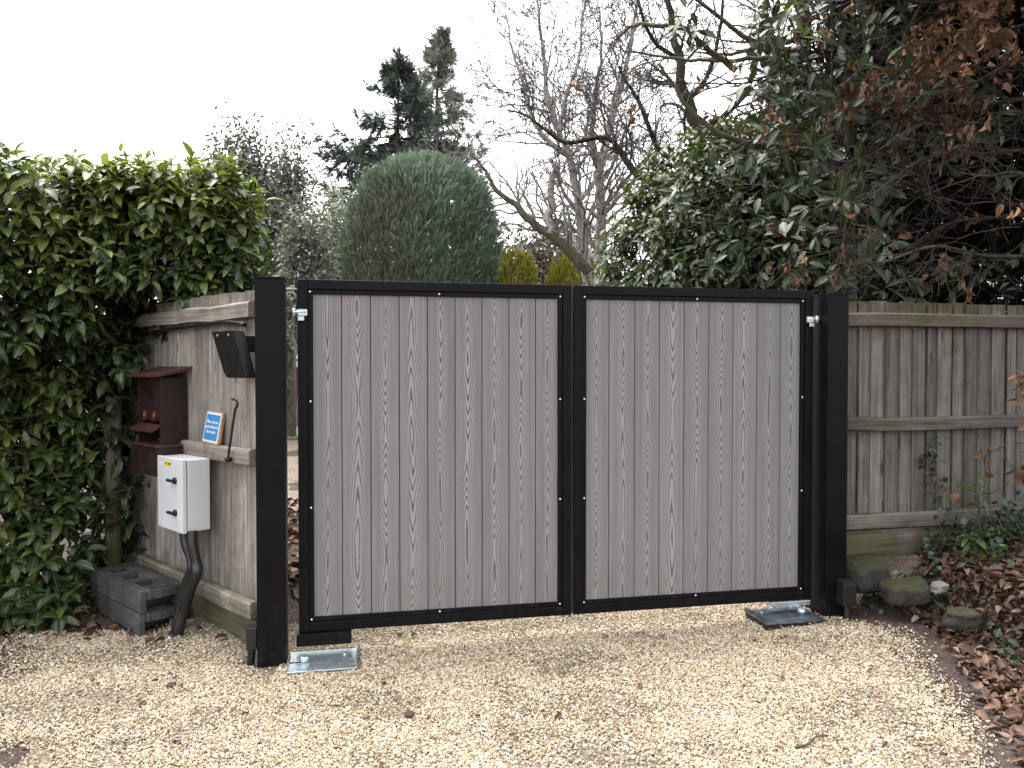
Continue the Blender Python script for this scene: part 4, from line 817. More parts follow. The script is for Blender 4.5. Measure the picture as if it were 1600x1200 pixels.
tr.build('trunk', 'birch_bark', root); ms.build('leaning_limb', 'bark_mossy', root); tw.build('twigs', 'twig_grey', root)
root = thing('birch_tree', 'bare pale birch with upright stem just left of the camellia mound', 'tree', (at(940, 445, 15)[0], 15, 0)); off = np.array(root.location)
root['label'] = 'bare pale birch with one straight upright stem beside the glossy evergreen mound'
tr, tw = GOff(off), GOff(off); b0 = at(938, 445, 15); tr.tube([(b0[0], 15, -0.1), b0], [0.17, 0.125], 10)
limb(tr, tw, [(938, 445), (938, 383), (940, 326), (937, 268), (950, 207), (965, 153), (981, 96), (990, 30), (1000, -30)], 15, 0.125, 0.02, 0.1, 1, 1.8, 3, 3, 0.006, 9)
limb(tr, tw, [(942, 335), (975, 300), (1005, 262), (1020, 230)], 15, 0.06, 0.015, 0.2, 1, 1.2, 3, 3, 0.006)
limb(tr, tw, [(940, 270), (925, 215), (930, 150), (940, 80), (935, 10)], 15, 0.07, 0.015, 0.3, 1, 1.5, 3, 3, 0.006)
limb(tr, tw, [(938, 345), (915, 325), (895, 318)], 15, 0.04, 0.012, 0.2, 3, 1.0, 2, 3, 0.006)
tr.build('trunk', 'birch_bark', root); tw.build('twigs', 'twig_grey', root)

# dark bare oak over the evergreen mound
root = thing('oak_tree', 'dark bare oak with crooked limbs reaching over the glossy evergreen mound', 'tree', (at(1095, 445, 9)[0], 9, 0)); off = np.array(root.location)
tr, tw = GOff(off), GOff(off); b0 = at(1100, 330, 9); tr.tube([(b0[0] + 0.1, 9, -0.1), b0], [0.15, 0.11], 9)
limb(tr, tw, [(1100, 330), (1092, 215), (1075, 160), (1062, 95), (1050, 40), (1040, -30)], 9, 0.085, 0.03, 0.1, 2, 1.0, 3, 3, 0.004, 8)
limb(tr, tw, [(1090, 230), (1040, 290), (992, 268), (969, 236), (946, 215), (885, 222), (846, 199), (823, 180), (793, 172)], 9.3, 0.055, 0.008, 0.1, 1, 0.8, 3, 3, 0.004)
limb(tr, tw, [(1092, 250), (1034, 240), (1004, 172), (981, 130), (965, 103)], 9.6, 0.04, 0.010, 0.1, 1, 0.8, 3, 3, 0.004)
limb(tr, tw, [(1075, 160), (1110, 110), (1125, 50), (1130, -20)], 9.2, 0.035, 0.015, 0.2, 1, 0.9, 3, 3, 0.004)
limb(tr, tw, [(1062, 95), (1020, 60), (1000, 10), (995, -30)], 9.2, 0.03, 0.012, 0.2, 1, 0.9, 3, 3, 0.004)
limb(tr, tw, [(1092, 215), (1160, 150), (1190, 60), (1200, -20)], 9.4, 0.045, 0.02, 0.2, 1, 0.9, 3, 3, 0.004)
tr.build('trunk', 'bark_dark', root); tw.build('twigs', 'twig_dark', root)

# glossy evergreen mound behind the right leaf
def mound():
    root = thing('laurel_bush', 'rounded glossy evergreen bush rising behind the gate under the bare oak', 'bush', (1.95, 7.0, 0)); g, st = G(), G(); n = 3400
    d = rng.normal(size=(n, 3)); d[:, 1] = -np.abs(d[:, 1]) * 1.0 + 0.25 * rng.random(n); d = norm(d); R_ = np.array([1.10, 1.0, 2.0])
    r_ = 1 - 0.25 * rng.random(n) ** 1.5; P = d * R_ * r_[:, None] * (1 + 0.06 * wave(d * 3, 2.2))[:, None] + np.array([0, 0, 1.55]); k = P[:, 2] > 0.8; P, d, r_ = P[k], d[k], r_[k]
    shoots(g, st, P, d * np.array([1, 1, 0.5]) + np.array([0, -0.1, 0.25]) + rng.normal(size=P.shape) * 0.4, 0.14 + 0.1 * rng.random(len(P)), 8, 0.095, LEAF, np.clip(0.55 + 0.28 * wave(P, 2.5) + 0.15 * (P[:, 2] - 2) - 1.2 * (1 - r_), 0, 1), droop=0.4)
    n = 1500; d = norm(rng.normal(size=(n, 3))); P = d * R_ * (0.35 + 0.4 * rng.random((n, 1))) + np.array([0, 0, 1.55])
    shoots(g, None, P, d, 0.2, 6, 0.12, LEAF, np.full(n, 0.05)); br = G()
    for k in range(6): grow(br, (rng.normal() * 0.2, rng.normal() * 0.2, 0), (rng.normal() * 0.25, rng.normal() * 0.2, 1), 2.6, 0.03, 2, 0.3, 0.2)
    g.build('foliage', 'laurel_bush_leaf', root); st.build('twigs', 'twig_brown', root); br.build('branches', 'bark_dark', root)
mound()

# dark yew trees closing the view behind the shaded fence
def yew(label, cx, cy, rx, ry, z0, z1, n, seed, cut=None):
    global rng
    kr = rng; rng = np.random.default_rng(seed); root = thing('yew_tree', label, 'tree', (cx, cy, 0), 0, 'yews behind the shaded fence'); g, br = G(), G(); off = np.array([cx, cy, 0])
    P = np.stack([rng.uniform(-rx, rx, n), rng.uniform(-ry, ry, n), rng.uniform(z0, z1, n)], 1); W_ = P + off
    k = (wave(W_, 1.9, seed) + 0.4 * wave(W_, 5.1, seed * 2.0) > -0.50) & ((P[:, 0] / rx) ** 2 + (P[:, 1] / ry) ** 2 < 1.0)
    if cut is not None: k &= cut(W_)
    P = P[k]; W_ = W_[k]; D = norm(rng.normal(size=P.shape) + np.array([0, -0.5, -0.35]))
    place(g, SPRAY2, P, D, rng.normal(size=P.shape) + np.array([0, 0, 1.0]), 0.26 * (0.7 + 0.6 * rng.random(len(P))), 0.22, np.clip(0.45 + 0.4 * wave(W_, 2.2) + rng.normal(size=len(P)) * 0.15, 0, 1))
    tr = G(); tr.tube([(0, 0, -0.1), (0.05, 0, z1 * 0.5), (0, 0, z1 * 0.95)], [0.20, 0.14, 0.04], 9)
    for k in range(34):
        z = z0 + (z1 - z0) * (k + rng.random()) / 34; a = rng.uniform(0, 6.28); grow(br, (0, 0, z), (math.cos(a), math.sin(a) - 0.3, 0.15), rx * (0.7 + 0.4 * rng.random()), 0.035, 2, 0.3, -0.05, 6, 4, 0.6, 0.5, 0.5, 0.2, None, 0.003)
    tr.build('trunk', 'bark_dark', root); br.build('branches', 'twig_brown', root); g.build('crown', 'yew_needles', root); rng = kr
cutx = lambda W_: W_[:, 0] > np.interp(W_[:, 2], [0, 2.6, 3.4, 4.1, 5.6, 9], [1.35, 1.45, 2.1, 2.7, 3.8, 5.4]) * (W_[:, 1] / 8.3)
yew('dark shaggy yew directly behind the black post and rhododendron', 3.1, 8.3, 1.9, 1.3, 0.2, 6.4, 11000, 5, cutx)
yew('dark shaggy yew at the back, seen through gaps between its neighbours', 5.0, 10.6, 3.0, 1.2, 0.2, 7.6, 16000, 9, lambda W_: W_[:, 0] > np.interp(W_[:, 2], [0, 3.2, 4.6, 6.5, 9], [2.0, 2.4, 3.6, 5.0, 6.2]))
yew('dark shaggy yew filling the corner beyond the brown-leaved beech', 5.6, 7.6, 1.7, 1.6, 0.2, 6.8, 11000, 6)

# rhododendron: crooked mossy stems, leaves in whorls at the tips
def whorls(g, st, P, D, K, leaf, tint, tmpl=LEAF_LONG):
    N = len(P); D = norm(D); ref = norm(np.cross(D, rng.normal(size=(N, 3)))); ref2 = np.cross(D, ref); ph0 = rng.random(N) * 6.28
    st.sticks(P - D * 0.16, P, 0.005, 0.004)
    for k in range(K):
        ph = ph0 + k * 6.283 / K * (1 if k < 5 else 1.13) + rng.normal(size=N) * 0.22; al = 1.25 - 0.5 * (k >= 5) + rng.normal(size=N) * 0.22
        ax = D * np.cos(al)[:, None] + (np.cos(ph)[:, None] * ref + np.sin(ph)[:, None] * ref2) * np.sin(al)[:, None]; ax[:, 2] -= 0.45 * rng.random(N)
        ln = leaf * (0.6 + 0.6 * rng.random(N)); q = rng.random(N) < 0.74; tq = np.clip(tint + rng.normal(size=N) * 0.14, 0, 1)
        place(g, tmpl, (P + D * 0.012 * k + rng.normal(size=(N, 3)) * 0.006)[q], ax[q], (D + np.array([0, 0, 0.6]) + rng.normal(size=(N, 3)) * 0.3)[q], ln[q], (ln * 0.40)[q], tq[q])
def rhodo():
    root = thing('rhododendron', 'large dark rhododendron with drooping leaf whorls overhanging the shaded fence', 'shrub', (2.9, 6.2, 0)); off = np.array(root.location)
    g, tr, tw = GOff(off), GOff(off), GOff(off); st = tw
    tr.tube([(2.75, 6.2, -0.1), (2.75, 6.15, 0.9), at(1325, 350, 6.1)], [0.07, 0.06, 0.05], 8)
    for px, Y, r0, r1 in (([(1325, 350), (1330, 250), (1318, 175), (1300, 140), (1270, 125), (1225, 100), (1200, 40), (1190, -20)], 6.1, 0.05, 0.025),
                          ([(1318, 178), (1360, 178), (1400, 165), (1450, 140), (1500, 60)], 6.0, 0.026, 0.012), ([(1330, 260), (1230, 235), (1140, 215), (1085, 180), (1030, 100)], 6.3, 0.035, 0.012),
                          ([(1325, 350), (1260, 330), (1200, 320), (1160, 300)], 6.1, 0.025, 0.010), ([(1330, 300), (1370, 290), (1420, 270), (1470, 262)], 5.9, 0.022, 0.010),
                          ([(1200, 90), (1130, 95), (1060, 92), (985, 80)], 6.3, 0.020, 0.008), ([(1150, 110), (1110, 80), (1070, 45), (1020, 40), (985, 42), (962, 62)], 6.2, 0.026, 0.010)):
        limb(tr, tw, px, Y, r0, r1, 0.15, 3, 0.5, 1, 3, 0.0025, 7)
    rects = [(1180, 1440, 40, 200, 5.3, 6.2, 24), (1110, 1290, 230, 450, 5.8, 6.5, 34), (1210, 1400, 230, 460, 5.2, 6.0, 48), (1150, 1330, 120, 300, 5.4, 6.2, 24), (1400, 1600, 400, 470, 5.6, 6.2, 16), (1330, 1560, 110, 300, 5.3, 6.2, 46), (1060, 1240, 250, 440, 5.8, 6.4, 26), (1190, 1420, -50, 170, 6.4, 7.4, 75), (1180, 1420, 60, 330, 6.2, 7.0, 60), (1030, 1140, 20, 90, 5.8, 6.4, 4), (1160, 1340, -60, 60, 5.4, 6.2, 14)]
    P = np.array([at(rng.uniform(a, b), rng.uniform(c, d), rng.uniform(e, f)) for a, b, c, d, e, f, n in rects for _ in range(n)])
    D = rng.normal(size=P.shape) * 0.5 + np.array([-0.15, -0.7, 0.25]); whorls(g, st, P, D, 8, 0.135, 0.46 + 0.25 * wave(P, 3.0))
    # lower tangle of small grey-green leaves and fine dead twigs
    n = 900; Q = np.array([at(rng.uniform(1080, 1340), rng.uniform(290, 452), rng.uniform(5.9, 6.7)) for _ in range(n)]); Q = Q[wave(Q, 5.0, 1.0) > -0.25]
    shoots(g, None, Q, rng.normal(size=Q.shape) + np.array([0, -0.5, 0.4]), 0.12, 7, 0.042, LEAF_SIMPLE, np.clip(0.62 + 0.3 * wave(Q, 4.0), 0, 0.9), wratio=0.5)
    for q in Q[::14]: grow(tw, q, rng.normal(size=3) * 0.7 + np.array([0, -0.3, 0.4]), 0.5, 0.0035, 1, 0.45, 0.0, 5, 3, 0.7, 0.6, 0.7, 0.2, None, 0.0018)
    for k in range(26):   # long arching bare stems across the dark
        a = at(rng.uniform(1240, 1620), rng.uniform(180, 440), rng.uniform(5.2, 5.9)); grow(tw, a, np.array([rng.choice([-1, 1]) * 1.0, -0.15, rng.normal() * 0.35]), 1.0, 0.0045, 1, 0.45, -0.25, 9, 3, 0.6, 0.5, 0.7, 0.2, None, 0.002)
    P = np.array([at(1232, 22, 4.6), at(1250, 60, 4.7), at(1150, 165, 5.0), at(1075, 28, 5.4)]); whorls(g, st, P, np.array([[0.1, -0.4, 0.7], [0.3, -0.6, 0.2], [-0.4, -0.6, 0.5], [-0.2, -0.5, 0.3]]), 7, 0.15, np.array([0.97, 0.9, 0.9, 0.8]))
    tw.tube(curve([at(1300, 140, 6.0), at(1270, 110, 5.2), at(1250, 65, 4.75), at(1234, 30, 4.6)], 4), 0.006, 5); tw.tube(curve([at(1230, 200, 6.0), at(1190, 190, 5.4), at(1150, 170, 5.0)], 4), 0.005, 5)
    tw.tube(curve([at(1070, 45, 6.2), at(1080, 38, 5.8), at(1075, 30, 5.4)], 4), 0.005, 5)
    tr.build('stems', 'bark_mossy', root); tw.build('twigs', 'twig_brown', root); g.build('foliage', 'rhododendron_leaf', root)
rhodo()

# beech holding its brown winter leaves, overhanging the shaded fence
def beech():
    root = thing('beech_tree', 'beech holding brown winter leaves on fine drooping twigs above the shaded fence', 'tree', (5.0, 6.6, 0)); off = np.array(root.location)
    g, tr, tw = GOff(off), GOff(off), GOff(off); tips = []
    tr.tube([(5.0, 6.6, -0.1), (4.95, 6.55, 2.0), (4.7, 6.4, 4.2), (4.2, 6.1, 6.5)], [0.19, 0.16, 0.12, 0.05], 10)
    lims = [([(1600, 40), (1520, 60), (1440, 95), (1390, 100), (1330, 60), (1290, 40)], 5.6), ([(1640, 150), (1560, 160), (1480, 175), (1420, 178), (1360, 200)], 5.3), ([(1640, 230), (1540, 240), (1450, 245), (1370, 300), (1330, 320)], 5.4),
            ([(1640, 330), (1560, 340), (1480, 350), (1400, 400), (1340, 430)], 5.5), ([(1640, -30), (1540, -10), (1440, 5), (1360, -20), (1250, -10)], 5.2), ([(1620, 400), (1540, 400), (1460, 385), (1380, 410), (1350, 405)], 5.2),
            ([(1640, 290), (1590, 270), (1540, 275), (1500, 270)], 4.9), ([(1640, 100), (1590, 95), (1520, 130), (1450, 150)], 4.9), ([(1500, 190), (1400, 180), (1300, 200), (1220, 165), (1100, 110)], 5.8), ([(1450, 100), (1350, 80), (1240, 100), (1160, 130), (1000, 125)], 5.9)]
    for px, Y in lims:
        ys = Y + 0.25 * np.sin(np.linspace(0, 3, len(px)) + rng.random() * 6); P = curve([at(x, y, yy) for (x, y), yy in zip(px, ys)], 4); rad = np.linspace(0.018, 0.004, len(P)); tw.tube(P, rad, 5, cap=False)
        D = norm(np.gradient(P, axis=0))
        for i in range(1, len(P)):
            for _ in range(1):
                sd_ = norm(np.cross(D[i], rng.normal(size=3))); grow(tw, P[i], D[i] * 0.7 + sd_ * 0.7, 0.60 * (0.5 + rng.random()), 0.004, 2, 0.35, -0.15, 5, 2 + (i % 2), 0.6, 0.6, 0.7, 0.2, None, 0.0018, tips)
    TP = np.array([a for a, b in tips]); TD = np.array([b for a, b in tips])
    # leaves hang on in patches, thickest high and to the outer side
    pxx = TP[:, 0] / TP[:, 1] * FPX + 800; pyy = 575 - (TP[:, 2] - 1.48) / TP[:, 1] * FPX
    want = 0.02 + 0.85 * sstep((TP[:, 2] - 2.9) / 1.1) * sstep((TP[:, 0] - 1.6) / 1.6) * sstep((wave(TP, 4.3, 0.5) + 0.08) / 0.35)
    k = rng.random(len(TP)) < want; TP, TD = TP[k], TD[k]
    for rep in range(4):
        n = len(TP); ax = norm(TD * 0.4 + rng.normal(size=(n, 3)) * 0.6 + np.array([0, 0, -0.7])); ln = 0.055 * (0.6 + 0.7 * rng.random(n))
        place(g, LEAF_CURL, TP + rng.normal(size=(n, 3)) * 0.025, ax, rng.normal(size=(n, 3)) + np.array([0, -0.6, 0.2]), ln, ln * 0.62, np.clip(0.55 + 0.25 * wave(TP, 4.0) + rng.normal(size=n) * 0.2, 0, 1))
    # crown carried on unseen above the picture, added to shade the fence under it
    n = 4800; P = np.stack([rng.uniform(1.9, 6.0, n), rng.uniform(3.2, 6.8, n), np.zeros(n)], 1); P[:, 2] = 1.48 + 0.50 * P[:, 1] + 0.35 + rng.uniform(0, 1.6, n); P = P[wave(P, 2.0, 3.0) > -0.35]; n = len(P); ln = 0.085 * (0.7 + 0.6 * rng.random(n))
    for rep in range(4): place(g, LEAF_FLAT, P + rng.normal(size=(n, 3)) * 0.09, rng.normal(size=(n, 3)) + np.array([0, 0, -0.5]), rng.normal(size=(n, 3)) + np.array([0, 0, 1.0]), ln, ln * 0.62, np.clip(0.45 + rng.normal(size=n) * 0.2, 0, 1))
    for k in range(14): a = rng.uniform(2.2, 5.0); grow(tw, (4.65, 6.35, 4.2 + 0.12 * k), (rng.normal() * 0.8 - 0.4, -0.7 + rng.normal() * 0.4, 0.15), 2.4, 0.03, 3, 0.3, 0.0, 6, 4, 0.6, 0.55, 0.5, 0.2, None, 0.002)
    tr.build('trunk', 'bark_dark', root); tw.build('twigs', 'twig_beech', root); g.build('crown', 'beech_leaf', root)
beech()

# broad evergreens far left, pale glare put into their leaf colours
def broad(name, label, cat, px0, px1, py0, Y, mat, bmat, n, leaf, seed, gapth=-0.15, tint=0.45, trunk=None, zlo=1.0, ragged=0.25):
    global rng
    kr = rng; rng = np.random.default_rng(seed); c = at((px0 + px1) / 2, 400, Y); top = at(0, py0, Y)[2]; rx = (px1 - px0) / 2 / FPX * Y
    root = thing(name, label, cat, (c[0], Y, 0)); g, br = G(), G()
    m = n // 36; d = norm(rng.normal(size=(m, 3))); rad = rng.random(m) ** 0.4; z0 = zlo; zc = (z0 + top) / 2; C_ = d * rad[:, None] * np.array([rx, rx * 0.7, (top - z0) / 2]) * (1 - ragged + 2 * ragged * rng.random((m, 1))) + np.array([0, 0, zc]); C_ = C_[C_[:, 2] < top * 1.02]; C_ = C_[wave(C_, 6.0 / rx, seed) > gapth - 0.3]
    P = np.repeat(C_, 36, 0); P = P + rng.normal(size=P.shape) * leaf * 1.9; k = len(P)
    place(g, LEAF_SIMPLE, P, rng.normal(size=P.shape) + np.array([0, 0, -0.2]), rng.normal(size=P.shape) + np.array([0, 0, 0.8]), leaf * (0.6 + 0.8 * rng.random(k)), leaf * 0.55, np.clip(tint + 0.25 * wave(P, 3.0 / rx * 2) + rng.normal(size=k) * 0.15, 0, 1))
    tr = G()
    if trunk: P_ = curve([np.array(at(x, y, Y)) - np.array(root.location) for x, y in trunk], 4); tr.tube(np.concatenate([[(P_[0][0] - 0.3, 0, -0.1)], P_]), np.concatenate([[0.16], np.linspace(0.13, 0.05, len(P_))]), 8)
    else: tr.tube([(0, 0, -0.1), (0.05, 0, top * 0.45), (0, 0, top * 0.9)], [0.16, 0.11, 0.03], 8)
    for q in C_[:: max(1, len(C_) // 160)]: br.tube(curve([(0, 0, max(0.5, q[2] * 0.6)), q * np.array([0.5, 0.5, 0.85]) + rng.normal(size=3) * 0.1, q], 3), np.linspace(0.022, 0.006, 7), 3, cap=False)
    tr.build('trunk', bmat, root); br.build('branches', bmat, root); g.build('crown', mat, root); rng = kr
broad('holm_oak', 'greyish fine-leaved evergreen tree peeping above the end of the laurel hedge', 'tree', 322, 446, 212, 15, 'oak_leaf_grey', 'twig_dark', 34000, 0.10, 41, -0.45, ragged=0.2)
broad('holm_oak', 'loose airy evergreen sapling with tall thin sprays between hedge and dark fir', 'tree', 418, 480, 195, 16, 'oak_leaf_grey', 'twig_grey', 9000, 0.09, 44, -0.1, 0.55, None, 2.2, ragged=0.4)
broad('olive_tree', 'pale silvery tree with a leaning bare stem left of the domed cypress', 'tree', 470, 570, 305, 19, 'pale_leaf', 'bark_pale', 20000, 0.11, 45, -0.3, 0.5, [(488, 445), (496, 410), (510, 375), (506, 355)])
broad('shrub', 'grey-green loose shrub behind the gap between post and gate', 'shrub', 444, 512, 330, 13, 'oak_leaf_grey', 'twig_grey', 9000, 0.08, 46, -0.2, 0.65, None, 1.8)
def golden(label, px0, px1, py0, Y, seed):
    c = at((px0 + px1) / 2, 420, Y); top = at(0, py0, Y)[2]; rx = (px1 - px0) / 2 / FPX * Y; root = thing('golden_bush', label, 'bush', (c[0], Y, 0)); n = 3500; g = G()
    d = norm(rng.normal(size=(n, 3))); P = np.sign(d) * np.abs(d) ** 0.7 * np.array([rx, rx * 0.8, top / 2]) * (0.85 + 0.15 * rng.random((n, 1))) + np.array([0, 0, top / 2]); P[:, :2] *= (1 + 0.1 * wave(P, 5))[:, None]
    up_sprays(g, P, d, FLAME, 0.22, 0.16, 0.5 + 0.3 * wave(P, 3.0) + rng.normal(size=n) * 0.15, 0.8, 0.8, 0.4); g.build('crown', 'golden_spray', root)
    g = G(); g.tube([(0, 0, -0.1), (0, 0, top * 0.7)], [0.07, 0.03], 6); g.build('trunk', 'bark_dark', root)
golden('low golden-green bush between the domed cypress and the bare birches', 772, 838, 396, 17, 1)
golden('golden-green bush tucked behind the bare birch stems', 850, 948, 402, 18, 2)
broad('thicket', 'brownish grey thicket in the distance between cypress and birches', 'thicket', 765, 905, 352, 24, 'thicket_leaf', 'twig_grey', 15000, 0.15, 51, -0.3, 0.5)
broad('thicket', 'distant greyish tree behind the bare birch trunks', 'tree', 830, 960, 335, 27, 'oak_leaf_grey', 'twig_dark', 15000, 0.15, 53, -0.2, 0.5)
# brown garden fence seen through the gap beside the post
gf = thing('garden_fence', 'reddish brown garden fence glimpsed through the gap beside the gate', 'fence', (at(457, 600, 19)[0], 19.0, 0))
g = G()
for i in range(26): g.box(-1.9 + i * 0.15, -1.9 + i * 0.15 + 0.142, 0, 0.02, 0.03, 1.44 + 0.004 * (i % 3), 0.3 + 0.4 * random.random())
g.build('board_panel', 'garden_fence_brown', gf); bx('top_rail', 'garden_fence_brown', gf, -1.95, 2.05, -0.03, 0.03, 1.452, 1.50, 0.004)
g = G()   # a hedge closes the garden behind the far trees
n = 9000; P = np.stack([rng.uniform(-30, 34, n), rng.uniform(33, 35, n), rng.uniform(0, 3.6, n) * (0.8 + 0.25 * np.sin(np.arange(n)))], 1)
place(g, LEAF_SIMPLE, P, rng.normal(size=P.shape), rng.normal(size=P.shape) + np.array([0, -0.5, 0.5]), 0.45 * (0.6 + 0.8 * rng.random(n)), 0.32, np.clip(0.4 + rng.normal(size=n) * 0.25, 0, 1))
tag(g.build('far_foliage', 'oak_leaf_grey'), 'far grey-green hedge at the end of the garden', 'hedge', kind='stuff')

# ------------------------------------------------------------------ bank on the right: rocks, leaves, ivy, sapling
def rock(name, label, px, py, Y, sx, sy, sz, mat, seed, rz=0.0, group=None):
    r = np.random.default_rng(seed); c = at(px, py, Y); bm = bmesh.new(); bmesh.ops.create_icosphere(bm, subdivisions=4, radius=1.0)
    for v in bm.verts:
        p = np.array(v.co); q = p + 0.0; f = 1 + 0.22 * wave(q * 1.0, 2.3, seed) + 0.12 * wave(q, 5.0, seed * 2.0) + 0.05 * wave(q, 13.0, seed); b = np.sign(p) * np.abs(p) ** 0.62; v.co = Vector((b * f * np.array([sx, sy, sz])).tolist())
    for f in bm.faces: f.smooth = True
    me = bpy.data.meshes.new(name); bm.to_mesh(me); bm.free(); me.materials.append(M[mat]); o = bpy.data.objects.new(name, me); COL.objects.link(o); o.location = (c[0], c[1], max(c[2], float(height(c[0], c[1])) - sz * 0.1)); o.rotation_euler = (0.05, -0.08, rz); return tag(o, label, 'rock', group)
rock('rock', 'big mossy rock between the black post and the leaf-covered bank', 1355, 900, 4.52, 0.135, 0.10, 0.105, 'mossy_rock', 3, 0.2)
rock('rock', 'long flat-topped mossy rock edging the bare soil patch', 1415, 922, 4.36, 0.125, 0.10, 0.070, 'mossy_rock', 5, -0.15)
rock('rock', 'mossy stone half buried in leaves at the far end of the rock edging', 1502, 965, 4.05, 0.085, 0.07, 0.04, 'mossy_rock', 8, -0.4)
rock('stone', 'small pale stone resting on brown leaves beside the mossy rocks', 1468, 918, 4.32, 0.048, 0.035, 0.028, 'pale_stone', 9, 0.4)
rock('stone', 'small white flint chip at the foot of the conduits', 277, 998, 4.10, 0.020, 0.016, 0.016, 'pale_stone', 12, 0.4)
for i, (px, py, s_, lab) in enumerate(((1279 / 2, 1118, 0.024, 'dark earth clod on the gravel, the largest near the picture middle'), (268, 1072, 0.020, 'dark earth clod on gravel in front of the cable box'), (625, 992, 0.016, 'dark earth clod under the gate edge near the motor lid'), (807, 1157, 0.014, 'small grey clod near the bottom edge of the gravel'), (1168, 1057, 0.016, 'grey clod on gravel in front of the rock-side gate leaf'), (1120, 1135, 0.016, 'flat earth clod towards the leaf-strewn edge of gravel'))):
    Y = 1.46 * FPX / (py - 575); rock('clod', lab, px, py, Y, s_, s_ * 0.8, s_ * 0.6, 'clod_earth', 20 + i, i)

def litter(n, sampler, size=0.062, tmpl=LEAF_FLAT):
    P = sampler(n); n = len(P); P[:, 2] = height(P[:, 0], P[:, 1]) + 0.008 + 0.016 * rng.random(n)
    az = rng.uniform(0, 6.28, n); ax = np.stack([np.cos(az), np.sin(az), rng.normal(size=n) * 0.28], 1); up_ = np.stack([rng.normal(size=n) * 0.45, rng.normal(size=n) * 0.45, np.ones(n)], 1)
    return P, ax, up_, size * (0.55 + 0.8 * rng.random(n))
g = G()
def s_right(n):
    P = np.stack([rng.uniform(1.9, 5.2, n), rng.uniform(2.2, 5.3, n), np.zeros(n)], 1); edge = np.interp(P[:, 1], [2.2, 2.9, 3.3, 3.8, 4.2, 4.6], [1.80, 1.90, 2.03, 2.24, 2.38, 2.2])
    pr_ = sstep((P[:, 0] - edge) / 0.35 + 0.25) * (0.55 + 0.45 * sstep((wave(P, 4.0, 1.1) + 0.5) / 0.7)); fence_y = RF0[1] + (P[:, 0] - RF0[0]) * RD[1] / RD[0]
    return P[(rng.random(n) < pr_) & (P[:, 1] < fence_y - 0.03)]
def s_left(n):
    P = np.stack([rng.uniform(-4.2, -1.4, n), rng.uniform(2.4, 5.1, n), np.zeros(n)], 1); o_ = (P - F0) @ FN
    pr_ = np.where(o_ > 0.02, sstep((P[:, 1] - 3.95) / 0.4) + 0.8 * sstep((xl(P[:, 1]) + 0.1 - P[:, 0]) / 0.3), 0) * 0.55
    return P[rng.random(n) < pr_]
def s_back(n): return np.stack([rng.uniform(-3.4, -0.9, n), rng.uniform(4.6, 8.2, n), np.zeros(n)], 1)
def s_gravel(n):
    P = np.stack([rng.uniform(-1.9, 2.1, n), rng.uniform(2.6, 4.3, n), np.zeros(n)], 1); return P
for n, s_, z_ in ((52000, s_right, 0.052), (2600, s_left, 0.05), (1500, s_back, 0.08), (70, s_gravel, 0.034)):
    P, ax, up_, ln = litter(n, s_, z_); m = len(P); hf = m // 2; place(g, LEAF_CURL, P[hf:] + np.array([0, 0, 0.008]), ax[hf:] + rng.normal(size=(m - hf, 3)) * 0.25, up_[hf:] * np.array([1.6, 1.6, 1]), ln[hf:] * 1.05, ln[hf:] * 0.75, np.clip(0.55 + 0.2 * wave(P[hf:], 6.0) + rng.normal(size=m - hf) * 0.24, 0, 1)); P, ax, up_, ln = P[:hf], ax[:hf], up_[:hf], ln[:hf]; m = hf; place(g, LEAF_FLAT, P, ax, up_, ln, ln * 0.52, np.clip(0.58 + 0.2 * wave(P, 6.0) + rng.normal(size=m) * 0.24, 0, 1))
tag(g.build('leaf_litter', 'litter_leaf'), 'fallen brown leaves lying on soil at the edges of the gravel', 'leaves', kind='stuff')

def ivy(label, P, D, size=0.045):
    g = G(); n = len(P); P = P + rng.normal(size=P.shape) * 0.03; o = P[:1].copy(); o[:, 2] = 0
    place(g, LEAF_SIMPLE, P, D + rng.normal(size=P.shape) * 0.6, rng.normal(size=P.shape) * 0.5 + np.array([0, -0.7, 0.7]), size * (0.6 + 0.8 * rng.random(n)), size * 0.9, np.clip(0.5 + rng.normal(size=n) * 0.22, 0, 1))
    return g
def fy_(x): return RF0[1] + (x - RF0[0]) * RD[1] / RD[0]
n = 620; x_ = np.clip(rng.normal(size=n) * 0.24 + 2.95, 2.45, 3.5); y_ = fy_(x_) - 0.06 - np.abs(rng.normal(size=n)) * 0.22; P = np.stack([x_, y_, height(x_, y_) + 0.03 + np.abs(rng.normal(size=n)) * 0.12], 1)
root = thing('ivy', 'dark ivy clump sprawling over the bank below the bright sapling', 'ivy', (2.95, 4.6, 0)); g = ivy('', P - np.array(root.location), np.array([[0, -0.5, 0.1]])); g.build('foliage', 'ivy_leaf', root)
st = G(); 
for k in range(16): grow(st, np.array([2.7 + 0.035 * k, fy_(2.8) - 0.12, 0.28]) - np.array(root.location), (rng.normal(), -0.5, 0.5), 0.4, 0.005, 1, 0.5, 0.0)
st.build('stems', 'twig_brown', root)
n = 90; tt = rng.random(n); x_ = 2.62 + 0.05 * np.sin(tt * 6) + rng.normal(size=n) * 0.015; P = np.stack([x_, fy_(x_) - 0.02 - 0.02 * rng.random(n), 0.42 + 0.62 * tt], 1)
root = thing('ivy', 'thin ivy strand climbing the boards of the shaded fence', 'ivy', (2.62, 4.7, 0)); g = ivy('', P - np.array(root.location), np.array([[0, -0.3, -0.3]]), 0.038); g.build('foliage', 'ivy_leaf', root)
st = G(); st.tube(curve([np.array([2.62 + 0.05 * math.sin(q * 6), fy_(2.62) - 0.02, 0.35 + 0.7 * q]) - np.array(root.location) for q in np.linspace(0, 1, 8)], 3), 0.003, 4); st.build('stems', 'twig_brown', root)
